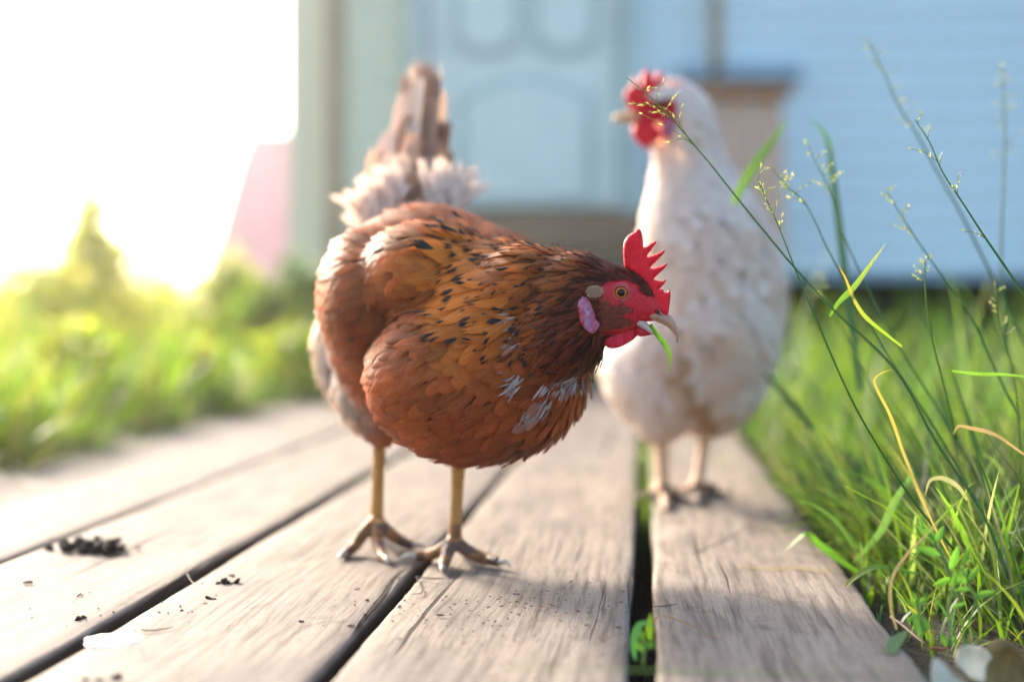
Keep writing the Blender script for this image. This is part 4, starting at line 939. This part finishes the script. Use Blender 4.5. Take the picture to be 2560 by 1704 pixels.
bush('tall_weed', bx_(90, 4.6), 4.6, bh(520, 4.6), .30, 900, YL, 'broad yellow green weed clump at the left picture edge below the white sky', 'weed', (.03, .06), .7, 9, 2)
bush('tall_weed', bx_(345, 5.6), 5.6, bh(600, 5.6), .18, 420, YL, 'yellow weed just right of the tall cone shaped one', 'weed', (.03, .06), .9, 6, 3)
bush('leafy_shrub', bx_(520, 5.0), 5.0, bh(565, 5.0), .24, 900, YL+GY, 'green leafy shrub in front of the pink shed', 'shrub', (.03, .06), .8, 8, 4)
bush('leafy_shrub', bx_(605, 4.7), 4.7, bh(610, 4.7), .18, 800, GY+GR[:2], 'dark green shrub between the pink shed and the house corner', 'shrub', (.03, .055), .7, 8, 5)
bush('leafy_shrub', bx_(700, 4.75), 4.75, bh(520, 4.75), .15, 600, GY+GR, 'slim green shrub against the house corner', 'shrub', (.025, .05), .9, 6, 6)
bush('leafy_shrub', bx_(690, 3.9), 3.9, bh(715, 3.9), .17, 500, GY+YL, 'low green shrub in front of the house corner beside the boards', 'shrub', (.025, .05), .6, 7, 7)
bush('weed_clump', bx_(440, 3.4), 3.4, bh(770, 3.4), .14, 500, GY+[(.4, .28, .05)], 'knee high weed with an orange tinge left of the boardwalk', 'weed', (.02, .05), .8, 6, 8)
bush('weed_clump', bx_(160, 3.0), 3.0, bh(700, 3.0), .20, 600, YL+GY, 'bushy bright green weed in the left grass', 'weed', (.02, .05), .8, 7, 9)
def thicket():
    r = np.random.default_rng(70); n = 26000; X = r.uniform(-22, 3, n); Y = r.uniform(9.6, 26, n); k = X < -.17*Y; X = X[k]; Y = Y[k]; n = len(X)
    P = np.stack([X, Y, np.full(n, -.03)], 1)
    blades('thicket', P, r.uniform(.25, .75, n), r.uniform(.010, .03, n), r.random(n)*6.28, np.abs(r.normal(0, .3, n)), r.uniform(.1, .9, n), gpal(r, n, YL+GY), seed=71, seg=4)
thicket()

# ------------------------------------------------------------------ single grass stems in front
M_spike = leafmat('grass_seed', .6, .4, .2)
def gstem(path, Y, label, rad=.00085, col=(.06, .19, .09), heads=(), seed=0, dy=.0, group='flowering grass stems on the right'):
    n = len(path); root = empty('flowering_grass', (0, 0, 0), label, 'grass stem', group); pts = [S(x, y, Y+dy*i/(n-1)) for i, (x, y) in enumerate(path)]
    root.location = pts[-1]; C = catmull(pts, 6); T = np.linspace(0, 1, len(C)); V, Q = tube_arr(pts, [rad*(.4+.75*i/(n-1)) for i in range(n)], 6, 6)
    Q = [q if len(set(q)) == 4 else q for q in Q]; bm = bmesh.new(); vs = [bm.verts.new(v) for v in V]
    for q in Q:
        u = list(dict.fromkeys(q)); bm.faces.new([vs[a] for a in u])
    me = bmmesh('stalk', bm, True); z = get_v(me); t = np.clip((z[:, 2]-z[:, 2].min())/(np.ptp(z[:, 2])+1e-9), 0, 1)[:, None]
    set_col(me, 'col', np.array(col)*(1-t**3)+np.array((.16, .26, .08))*t**3); me.uv_layers.new(name='UVMap'); link('stalk', me, root, M_leaf)
    r = np.random.default_rng(seed); Cc = []; Dd = []; A = Acc(); has = False
    for (t0, sx, sy, m) in heads:       # side branch: where along, photo offset of its end, spikelets
        a = Vector(C[int(t0*(len(C)-1))]); b = a+Vector((sx/F*a.y, r.normal(0, .004), -sy/F*a.y)); mid = (a+b)/2+Vector((0, 0, .002)); A.tube([a, mid, b], [.0003, .00025, .0002], 5, 4); has = True
        for k in range(m+2):
            f_ = 1-.6*k/max(1, m-.5)*r.uniform(.8, 1.1); p = a.lerp(b, max(.25, f_))+Vector((0, 0, .001)); dd = (b-a).normalized()+Vector(r.normal(0, .35, 3)); Cc.append(tuple(p)); Dd.append(tuple(dd))
    if has:
        m = A.mesh('branch'); set_col(m, 'col', np.tile((.20, .30, .10), (len(m.vertices), 1))); m.uv_layers.new(name='UVMap'); link('branch', m, root, M_leaf)
        link('spikelets', leaves_mesh('spikelets', np.array(Cc), r.uniform(.0026, .0046, len(Cc)), np.array(Dd), gpal(r, len(Cc), [(.50, .50, .28), (.58, .50, .34), (.36, .42, .20)]), seed, asp=.34), root, M_spike)
    return root
def rnd_heads(n, t1, seed, ln=45):
    r = random.Random(seed); out = []
    for i in range(n):
        t = t1*(i+.3)/n; sg = r.choice((-1, 1)); l = ln*(.35+.9*t/t1); out.append((t, sg*l*r.uniform(.3, .9), -l*r.uniform(.2, .8), r.choice((2, 3, 4))))
    return out
gstem([(1441, 178), (1500, 228), (1545, 272), (1598, 335), (1640, 385), (1690, 448), (1740, 510), (1830, 618), (1910, 705), (2060, 850), (2150, 1010), (2260, 1180), (2320, 1330)], 1.062,
      'long dark green grass stem crossing in front of the white hen', .0010, heads=[(.03, 8, 10, 3), (.06, 22, -6, 2), (.10, 18, -45, 4), (.135, -80, -6, 5), (.15, 32, -40, 4), (.17, -45, -14, 4), (.185, -60, -38, 3), (.20, 8, -45, 3), (.235, -42, -60, 4), (.245, -48, 4, 1), (.25, -120, -70, 2)], seed=1, dy=-.03)
gstem([(1741, 410), (1765, 462), (1795, 530), (1822, 600), (1838, 640), (1880, 740), (1950, 900), (2010, 1010), (2100, 1150), (2200, 1270)], 1.10, 'curved grass stem with pale seed spikes right of the white hen', .0009, (.06, .17, .03),
      heads=[(.02, 6, -30, 3), (.05, 10, 20, 4), (.08, -8, -18, 4), (.11, 12, -16, 4), (.14, -26, -36, 4), (.17, 16, -60, 5), (.20, -24, -30, 4), (.23, 6, -30, 3)], seed=2)
gstem([(1780, 392), (1810, 430), (1850, 465), (1880, 520), (1900, 565), (1960, 675), (2050, 830), (2160, 1000), (2245, 1150)], 1.19, 'slightly blurred bluish grass stem with a forked top', .0009, heads=rnd_heads(8, .3, 3), seed=3)
gstem([(1860, 338), (1890, 400), (1912, 445), (1932, 520), (1990, 650), (2070, 800), (2170, 960), (2260, 1120)], 1.24, 'blurred grass stem with drooping spikelets in front of the blue wall', .0009, heads=rnd_heads(9, .35, 4), seed=4)
gstem([(2105, 276), (2140, 330), (2168, 395), (2220, 475), (2262, 540), (2310, 610), (2370, 700)], 1.075, 'sharp thin dark stem leaving the picture at the right edge', .0009, heads=[(.05, 6, -20, 3), (.16, 6, -22, 2), (.30, -60, -30, 3), (.33, 4, -24, 1), (.45, 2, -45, 3), (.46, -20, -24, 2), (.70, -55, -18, 3), (.72, -12, -12, 2)], seed=5)
gstem([(2000, 98), (2030, 160), (2062, 235), (2110, 312), (2170, 420), (2215, 500), (2270, 610), (2345, 760), (2400, 880)], 1.36, 'tallest blurred grass stem against the blue wall', .0013, (.08, .2, .12), heads=rnd_heads(12, .42, 6, 50), seed=6)
gstem([(2040, 440), (2070, 490), (2105, 545), (2150, 610), (2190, 665), (2240, 740), (2285, 840), (2345, 960)], 1.22, 'soft focus stem rising over the dark gap under the house', .0010, heads=rnd_heads(8, .35, 7), seed=7)
gstem([(2308, 158), (2310, 230), (2312, 320), (2308, 430), (2304, 600), (2315, 760), (2335, 900)], 1.42, 'upright blurred stem with a long pale seed head near the right edge', .0012, (.10, .22, .16), heads=rnd_heads(14, .45, 8, 34), seed=8)
gstem([(2130, 600), (2128, 650), (2140, 760), (2175, 900), (2200, 1010)], 1.16, 'short stem with a cluster of spikelets below the tall ones', .0009, (.08, .2, .04), heads=rnd_heads(7, .3, 9, 26), seed=9)
gstem([(2290, 660), (2300, 740), (2330, 850), (2345, 1000), (2350, 1150)], 1.2, 'upright yellowish stem with small spikes at the right edge', .0011, (.16, .22, .05), heads=rnd_heads(7, .4, 10, 26), seed=10)
gstem([(1880, 640), (1905, 700), (1960, 800), (2040, 960), (2120, 1100)], 1.32, 'faint stem with a small blurred seed cluster at the wall bottom', .0010, (.06, .18, .08), heads=rnd_heads(6, .3, 11, 26), seed=11)
def rb(name, path, Y, w0, w1, col, label, cat='grass blade', tipcol=None, dy=0, mat=None, nrm=(0, -1, .25), **k):
    k.setdefault('group', 'single grass blades standing out of the right verge')
    n = len(path); pts = [S(x, y, Y+dy*i/(n-1)) for i, (x, y) in enumerate(path)]
    return ribbon(name, pts, w0, w1, col, None, nrm, mat, tipcol=tipcol, label=label, cat=cat, **k)
rb('long_grass', [(1690, 470), (1700, 440), (1740, 375), (1785, 315), (1812, 276)], 1.48, .003, .0046, (.07, .17, .05), 'broad blurred green blade beside the neck of the white hen')
rb('long_grass', [(1980, 900), (1955, 720), (1935, 560), (1918, 420), (1903, 322), (1880, 290), (1856, 272)], 1.50, .003, .0040, (.03, .13, .09), 'tall teal blade bent over at its top in front of the blue wall', peak=.2)
rb('long_grass', [(1909, 728), (1930, 695), (1965, 660), (2000, 612), (2038, 560)], 1.09, .0008, .0022, (.09, .26, .03), 'bright green pointed blade crossing the thin stems', tipcol=(.35, .33, .14))
rb('long_grass', [(2075, 797), (2030, 762), (1990, 728), (1965, 690), (1945, 640), (1928, 610)], 1.085, .0008, .0016, (.22, .34, .03), 'yellow green bent blade with a reddish tip', tipcol=(.45, .18, .10))
rb('long_grass', [(2190, 1290), (2135, 1180), (2085, 1060), (2050, 960), (2020, 900), (2012, 872), (2035, 855), (2053, 850)], 1.08, .0006, .0012, (.36, .25, .12), 'thin brown hooked blade above the right grass', tipcol=(.45, .35, .05))
rb('long_grass', [(2063, 1447), (2050, 1400), (2052, 1330), (2090, 1270), (2130, 1230), (2172, 1180)], 1.00, .0007, .0012, (.46, .33, .22), 'dry tan stalk bent down beside the board corner', mat=M_dry)
rb('long_grass', [(2000, 1335), (1955, 1305), (1920, 1280), (1880, 1250), (1856, 1228), (1830, 1245), (1803, 1270)], 1.23, .0022, .0048, (.12, .34, .03), 'bright green blade arching over the board edge', dy=.03, nrm=(0, -.5, 1))
rb('long_grass', [(2110, 1320), (2060, 1308), (2010, 1305), (1975, 1322), (1948, 1345), (1935, 1365)], 1.16, .0018, .0032, (.08, .28, .05), 'green blade curving down onto the board with a yellow tip', tipcol=(.45, .4, .04), nrm=(0, -.5, 1))
rb('long_grass', [(2100, 1090), (2060, 1150), (2030, 1215), (1995, 1260), (1960, 1295)], 1.22, .0018, .0034, (.10, .22, .09), 'pale green blade slanting above the board edge')
rb('long_grass', [(1800, 900), (1765, 860), (1748, 842)], 1.9, .003, .006, (.03, .14, .06), 'dark teal blade behind the white hen tail side')
rb('long_grass', [(1870, 990), (1830, 940), (1790, 890), (1750, 850)], 1.62, .003, .0045, (.025, .12, .06), 'long dark blue green blade in the blurred right grass')
rb('long_grass', [(2356, 1045), (2290, 1000), (2235, 985), (2205, 980), (2193, 1000)], 1.12, .0008, .0016, (.48, .30, .20), 'curled dry blade hooking over at the right', mat=M_dry)
rb('long_grass', [(2225, 1150), (2205, 1120), (2170, 1100), (2140, 1105), (2128, 1140)], 1.14, .0010, .0020, (.45, .40, .28), 'pale dry blade curled into a loop at the right', mat=M_dry)
rb('long_grass', [(2190, 853), (2250, 860), (2320, 862), (2380, 870)], 1.12, .0008, .0014, (.16, .34, .05), 'thin horizontal green blade at the right edge')
rb('long_grass', [(1150, 1533), (1450, 1540), (1700, 1548), (2000, 1552), (2250, 1560), (2380, 1566)], .80, .0003, .0005, (.05, .14, .08), 'very blurred green blade along the bottom of the picture', nrm=(0, -1, .6))
def onb(x, y, h=.0015): return G(x, y, h)
def lie(name, pts, w0, w1, col, label, cat, h=.002, mat=None, tipcol=None, hs=None, **k):
    P = [onb(x, y, h if hs is None else hs[i]) for i, (x, y) in enumerate(pts)]
    return ribbon(name, P, w0, w1, col, None, (0, -.15, 1), mat, tipcol=tipcol, label=label, cat=cat, **k)
lie('dry_straw', [(1502, 1432), (1518, 1416), (1560, 1426), (1610, 1448), (1660, 1468), (1690, 1476)], .0007, .0013, (.42, .20, .09), 'orange brown dry blade lying over the board beside the wide gap', 'dry blade', hs=[.004, .012, .010, .006, .003, .002], mat=M_dry, tipcol=(.45, .32, .24))
lie('dry_straw', [(1700, 1302), (1760, 1308), (1830, 1306), (1900, 1314), (1950, 1312)], .0008, .0016, (.46, .30, .09), 'yellow and orange blade lying across the right board', 'dry blade', .004, M_dry)
lie('leaf_fragment', [(2048, 1502), (2058, 1480), (2072, 1462), (2090, 1448)], .0030, .0048, (.20, .34, .16), 'short cut green leaf piece lying on the board edge', 'leaf', .003)
lie('dry_straw', [(430, 1318), (440, 1335), (455, 1347), (475, 1355)], .0003, .0004, (.5, .45, .38), 'pale hair thin fibre on the board above the dark gap', 'fibre', .002, M_dry)
# seedlings
def seedling(path, Y, leaves, label, pal=((.12, .32, .04), (.10, .28, .05)), rad=.0009, seed=0, cat='seedling', onY=None):
    r = random.Random(seed); pts = [S(x, y, Y) for x, y in path]; root = empty('seedling', pts[0], label, cat, 'seedlings at the board edges'); A = Acc(); A.tube(pts, [rad*1.2]+[rad]*(len(pts)-2)+[rad*.6], 6, 5)
    m = A.mesh('stem'); link('stem', m, root, M_stem); nn = 0
    for (x, y, dx, dy, ln, asp) in leaves:
        b = S(x, y, Y+r.uniform(-.003, .003)); d = Vector((dx, r.uniform(-.4, .4), -dy)).normalized(); L = ln/F*Y
        V = []; UV = []; Fc = []; T = np.linspace(0, 1, 9); n0 = Vector((r.uniform(-.3, .3), -1, .5)); sd = d.cross(n0).normalized(); up = sd.cross(d)
        for t in T:
            w_ = math.sin(math.pi*t**.85)*asp*L*.5+.0001
            for s_ in (-1, -.5, 0, .5, 1): V.append(b+d*L*t+sd*w_*s_+up*(abs(s_)*w_*.35-.22*L*t*t)); UV.append(((s_+1)/2, t))
        for i in range(8):
            for j in range(4): k_ = i*5+j; Fc.append((k_, k_+1, k_+6, k_+5))
        c = np.array(r.choice(pal))*r.uniform(.85, 1.2); link('leaf', npmesh('leaf', np.array([tuple(v) for v in V]), Fc, True, UV, {'col': np.tile(c, (45, 1))}), root, M_leaf)
    return root
seedling([(2118, 1466), (2122, 1440), (2112, 1400), (2108, 1378)], .985, [(2118, 1460, .1, -1, 50, .8), (2110, 1395, -.9, -.6, 34, .35), (2110, 1392, .9, -.7, 34, .35), (2108, 1382, -.3, -1, 24, .4), (2112, 1410, -.9, .5, 36, .3)], 'small seedling with one round leaf on the bare soil', seed=1)
seedling([(2182, 1488), (2184, 1440), (2182, 1400), (2190, 1350)], .985, [(2180, 1488, -.4, -1, 36, .4), (2186, 1485, .5, -.9, 26, .4), (2188, 1400, .9, -.4, 40, .3), (2184, 1430, .5, -.9, 24, .35), (2190, 1352, .2, -1, 40, .35)], 'thin upright seedling right of the round leaved one', seed=2)
seedling([(2215, 1390), (2190, 1330), (2165, 1275), (2140, 1235), (2120, 1210)], 1.02, [(2165, 1278, -1, -.4, 60, .34), (2150, 1250, -.6, -1, 55, .34), (2150, 1252, .6, -1, 52, .3), (2140, 1237, -.9, -.9, 42, .34), (2190, 1330, -.9, .2, 50, .3), (2200, 1345, .8, -1, 55, .3), (2185, 1310, .4, -1, 60, .34), (2120, 1212, -.1, -1, 30, .4)], 'leafy weed with pointed pale green leaves above the board corner', rad=.0013, seed=3, cat='weed')
seedling([(2260, 1420), (2240, 1370), (2222, 1335), (2212, 1300)], 1.0, [(2225, 1340, -.8, -.8, 44, .3), (2225, 1338, .7, -.9, 50, .3), (2212, 1302, .4, -1, 45, .3), (2240, 1372, 1, -.4, 50, .3), (2232, 1355, -1, 0, 40, .3)], 'small leafy weed beside the pale green one on its right', seed=4, cat='weed')
seedling([(1480, 1530), (1482, 1490), (1478, 1460)], .905, [(1480, 1500, -.7, -1, 34, .38), (1480, 1495, .7, -.8, 34, .38), (1482, 1480, -.2, -1, 34, .34), (1484, 1478, .9, .3, 28, .4)], 'little bright green sprout growing in the wide gap', seed=5)
rb('long_grass', [(1462, 1520), (1458, 1480), (1466, 1445), (1482, 1432), (1498, 1438)], .94, .0012, .0026, (.06, .26, .12), 'teal green blade arching inside the wide gap')
rb('long_grass', [(1496, 1470), (1494, 1440), (1497, 1408)], .95, .0014, .0026, (.22, .42, .03), 'short yellow green blade standing at the edge of the wide gap')
# fallen leaves
M_dleaf = simple('dead_leaf_white', (.74, .60, .40), .8, .15, 90, .5, .0008); M_bleaf = simple('dead_leaf_brown', (.26, .16, .05), .6, .3, 90, .5, .0008)
def fallen(outl, Y, mat, label, seed):
    o = inflate(outl, .0008, Y, .003, .003, yfun=lambda x, z: .006*math.sin(x*130+seed)+.005*math.sin(z*150+seed*2)+(z)*.45, wav=.004, name='dead_leaf'); link('dead_leaf', o, None, mat, label=label, cat='dead leaf')
fallen([(2210, 1500), (2235, 1488), (2262, 1490), (2282, 1508), (2270, 1535), (2255, 1562), (2225, 1555), (2205, 1530)], .93, M_dleaf, 'cream white torn dead leaf at the lower right', 1)
fallen([(2262, 1478), (2300, 1466), (2345, 1490), (2362, 1540), (2340, 1580), (2290, 1590), (2258, 1560), (2250, 1510)], .95, M_bleaf, 'large dark brown leaf behind the cream white one', 2)
fallen([(2130, 1568), (2150, 1520), (2180, 1530), (2205, 1560), (2240, 1590), (2200, 1610), (2140, 1600)], .88, simple('dead_leaf_grey', (.46, .42, .30), .8, .12, 80, .4), 'blurred greyish leaf at the bottom edge beside the board', 3)
# twigs on soil and board
M_twig = simple('twig_bark', (.13, .085, .06), .8, .3, 60, .5)
def twig(pts, rad, label, mat=None, h=.002, hs=None):
    A = Acc(); P = [onb(x, y, h if hs is None else hs[i]) for i, (x, y) in enumerate(pts)]; A.tube(P, [rad]+[rad*.9]*(len(P)-2)+[rad*.4], 6, 4); link('twig', A.mesh('twig'), None, mat or M_twig, label=label, cat='twig', group='twigs on boards and soil')
twig([(2050, 1418), (2080, 1440), (2105, 1462), (2130, 1480)], .0012, 'grey twig on the soil against the board corner', hs=[-.01]*4)
twig([(2140, 1490), (2165, 1492), (2185, 1490)], .0009, 'reddish brown twig lying on the soil under the seedlings', simple('red_twig', (.30, .10, .05)), -.012)
twig([(325, 1448), (350, 1449), (375, 1446), (400, 1441)], .0006, 'thin twig beside the white dropping')
twig([(957, 1326), (975, 1328), (1000, 1330), (1022, 1329)], .0008, 'thin twig in front of the brown hen toe', hs=[.003, .002, .003, .002])
twig([(958, 1327), (966, 1342), (970, 1362), (945, 1366)], .0005, 'fine pale rootlet bent below the twig at the hen toe', M_joist)
twig([(1600, 1272), (1640, 1255), (1680, 1235), (1735, 1200)], .0012, 'blurred dark twig on the right board before the white hen')
twig([(1502, 1395), (1530, 1392), (1560, 1388)], .0004, 'hairline twig at the edge of the board by the gap')
# droppings, clods and crumbs
M_dung = simple('dark_dropping', (.022, .016, .013), .85, .4, 200, .8, .001, .1); M_white = simple('white_dropping', (.86, .84, .80), .6, .04, 60, .3)
def clod(x, y, wpx, label, n=6, seed=0, mat=None, flat=.5, cat='dropping', name='dropping'):
    r = random.Random(seed); c = onb(x, y, 0); w_ = wpx/F*c.y; A = Acc()
    for i in range(n):
        rr = w_*r.uniform(.07, .20)*(1 if n < 12 else .42) if n > 1 else w_*.5; v = A.ell(c+Vector((r.gauss(0, .24)*w_*(n > 1), r.gauss(0, .17)*w_*(n > 1), rr*flat*.7)), (rr*r.uniform(.5, 2.3), rr*r.uniform(.5, 2.0), rr*flat*r.uniform(.4, 1.6)), r.uniform(-.7, .7), 2)
        for q in v:
            from mathutils import noise
            q.co += (q.co-c)*.0+Vector(noise.noise_vector(q.co*(1.2/w_)*3))*rr*.9+Vector(noise.noise_vector(q.co*(1.2/w_)*9))*rr*.4
    link(name, A.mesh(name, True), None, mat or M_dung, label=label, cat=cat, group='dark droppings and crumbs on the boards')
clod(215, 1264, 150, 'largest dark crumbly dropping on the left board', 60, 1, flat=1.0)
clod(190, 1250, 40, 'small dark lump behind the largest dropping', 5, 15)
clod(515, 1342, 48, 'dark shard shaped dropping between the two left gaps', 7, 2, flat=.8)
clod(532, 1326, 18, 'little pointed dark flake just behind the shard shaped dropping', 3, 22, flat=1.2)
clod(62, 1341, 24, 'small dark flake near the left picture edge', 3, 3)
clod(182, 1369, 22, 'tiny dark chip above the pair of crumbs on the left board', 3, 4)
clod(182, 1422, 34, 'low reddish dark crumb on the left board near the wide dark gap', 5, 5)
clod(490, 1379, 30, 'brown crumb in front of the shard shaped dropping', 6, 6)
clod(688, 1433, 32, 'dark flake on the board left of the diagonal gap', 4, 7, flat=.9)
clod(680, 1250, 24, 'blurred dark crumb left of the hen foot', 3, 8)
clod(720, 1247, 14, 'smaller blurred crumb right next to the hen foot', 2, 9)
clod(393, 1253, 14, 'single dark speck right of the largest dropping', 2, 10)
clod(225, 1564, 56, 'dark lump cut by the bottom edge of the picture', 6, 11)
clod(1315, 1337, 24, 'flat black speck on the middle board', 2, 12, flat=.35)
clod(1165, 1378, 18, 'narrow black chip on the middle board below the feet', 2, 13, flat=.35)
clod(1610, 1394, 26, 'dark olive sliver on the right board', 2, 14, flat=.3)
clod(1868, 1446, 9, 'round dark speck on the right board', 1, 16)
clod(1790, 1270, 10, 'faint dark speck on the right board behind the sliver', 1, 17)
clod(1500, 1345, 12, 'small black chip near the edge of the middle board', 2, 18, flat=.4)
clod(250, 1448, 18, 'small dark flake on top edge of the white dropping', 2, 21, flat=1.2)
def splat(x, y, wpx, label, seed):
    r = random.Random(seed); c = onb(x, y, .0016); w_ = wpx/F*c.y*.5; n = 40; bm = bmesh.new(); from mathutils import noise; rings = []
    for q, hh in ((1, -.0016), (.93, -.0006), (.6, .0002), (.25, .0006)):
        rings.append([bm.verts.new(c+Vector((math.cos(a)*w_*q*(1+.25*noise.noise(Vector((math.cos(a)*2, math.sin(a)*2, seed)))), math.sin(a)*w_*1.15*q*(1+.3*noise.noise(Vector((math.cos(a)*2, math.sin(a)*2, seed+3)))), hh+.0006*noise.noise(Vector((math.cos(a)*q*3, math.sin(a)*q*3, 5)))))) for a in np.linspace(0, 2*math.pi, n, endpoint=False)])
    for a, b in zip(rings, rings[1:]):
        for i in range(n): bm.faces.new((a[i], a[(i+1) % n], b[(i+1) % n], b[i]))
    bm.faces.new(rings[-1]); link('white_dropping', bmmesh('white_dropping', bm, True), None, M_white, label=label, cat='dropping')
splat(262, 1467, 132, 'flat white dropping on the board beside the dark gap', 1)
def crumbs():
    r = np.random.default_rng(9); bm = bmesh.new()
    for i in range(380):
        y = r.uniform(1290, 1566) if r.random() < .4 else r.normal(1400, 30); x = r.uniform(40, 2050) if r.random() < .5 else r.normal(1180, 150)
        if y > 1568 or y < 1250: continue
        p = onb(x, y, .0008); u = p.x-.0934*p.y
        if not any(a+.004 < u < b-.004 for a, b in ((-.5775, -.3925), (-.379, -.203), (-.1925, -.01), (.0075, .1725))): continue
        g = bmesh.ops.create_icosphere(bm, subdivisions=1, radius=r.uniform(.0003, .0011)*(1.6 if r.random() < .05 else 1))
        bmesh.ops.transform(bm, matrix=Matrix.Translation(p) @ Matrix.Rotation(r.random()*6, 4, 'Z') @ Matrix.Diagonal((r.uniform(1, 2.6), .8, .6, 1)), verts=g['verts'])
    link('crumbs', bmmesh('crumbs', bm), None, simple('crumb', (.12, .07, .045), .9, .5, 300), kind='stuff')
crumbs()
# litter of bits on the soil
def litter():
    r = np.random.default_rng(19); n = 1500; Y = r.uniform(.8, 1.6, n); u = .19+r.random(n)*.35; P = np.stack([uX(u, Y), Y, np.full(n, -.026)], 1)
    blades('dry_litter', P, r.uniform(.006, .03, n), r.uniform(.0004, .0012, n), r.random(n)*6.28, r.uniform(1.2, 1.55, n), r.uniform(-.2, .3, n), gpal(r, n, [(.20, .13, .08), (.32, .25, .16), (.10, .07, .05)]), M_dry, 4, seed=20)
    n = 700; Y = r.uniform(.5, 2.2, n); P = np.stack([uX(-.001+r.normal(0, .006, n), Y), Y, np.full(n, -.07)], 1)
    blades('dry_litter', P, r.uniform(.006, .03, n), r.uniform(.0004, .0010, n), r.random(n)*6.28, r.uniform(1.0, 1.5, n), r.uniform(-.2, .5, n), gpal(r, n, [(.16, .10, .06), (.25, .19, .12), (.08, .05, .04)]), M_dry, 4, seed=21)
litter()

# ------------------------------------------------------------------ haze volume added to imitate lens glare
def glare_haze():
    bm = bmesh.new(); box_bm(bm, Vector((0, 120, 1.05)), (400, 330, 4.3)); me = bmmesh('glare_haze', bm); m = bpy.data.materials.new('glare_haze'); m.use_nodes = True; t = m.node_tree
    t.nodes.remove(t.nodes['Principled BSDF']); v = t.nodes.new('ShaderNodeVolumePrincipled'); v.inputs['Density'].default_value = HAZE; v.inputs['Anisotropy'].default_value = .88
    v.inputs['Color'].default_value = (1, .97, .92, 1); t.links.new(v.outputs[0], t.nodes['Material Output'].inputs['Volume']); link('glare_haze', me, None, m, kind='stuff')
HAZE = .0078
glare_haze()
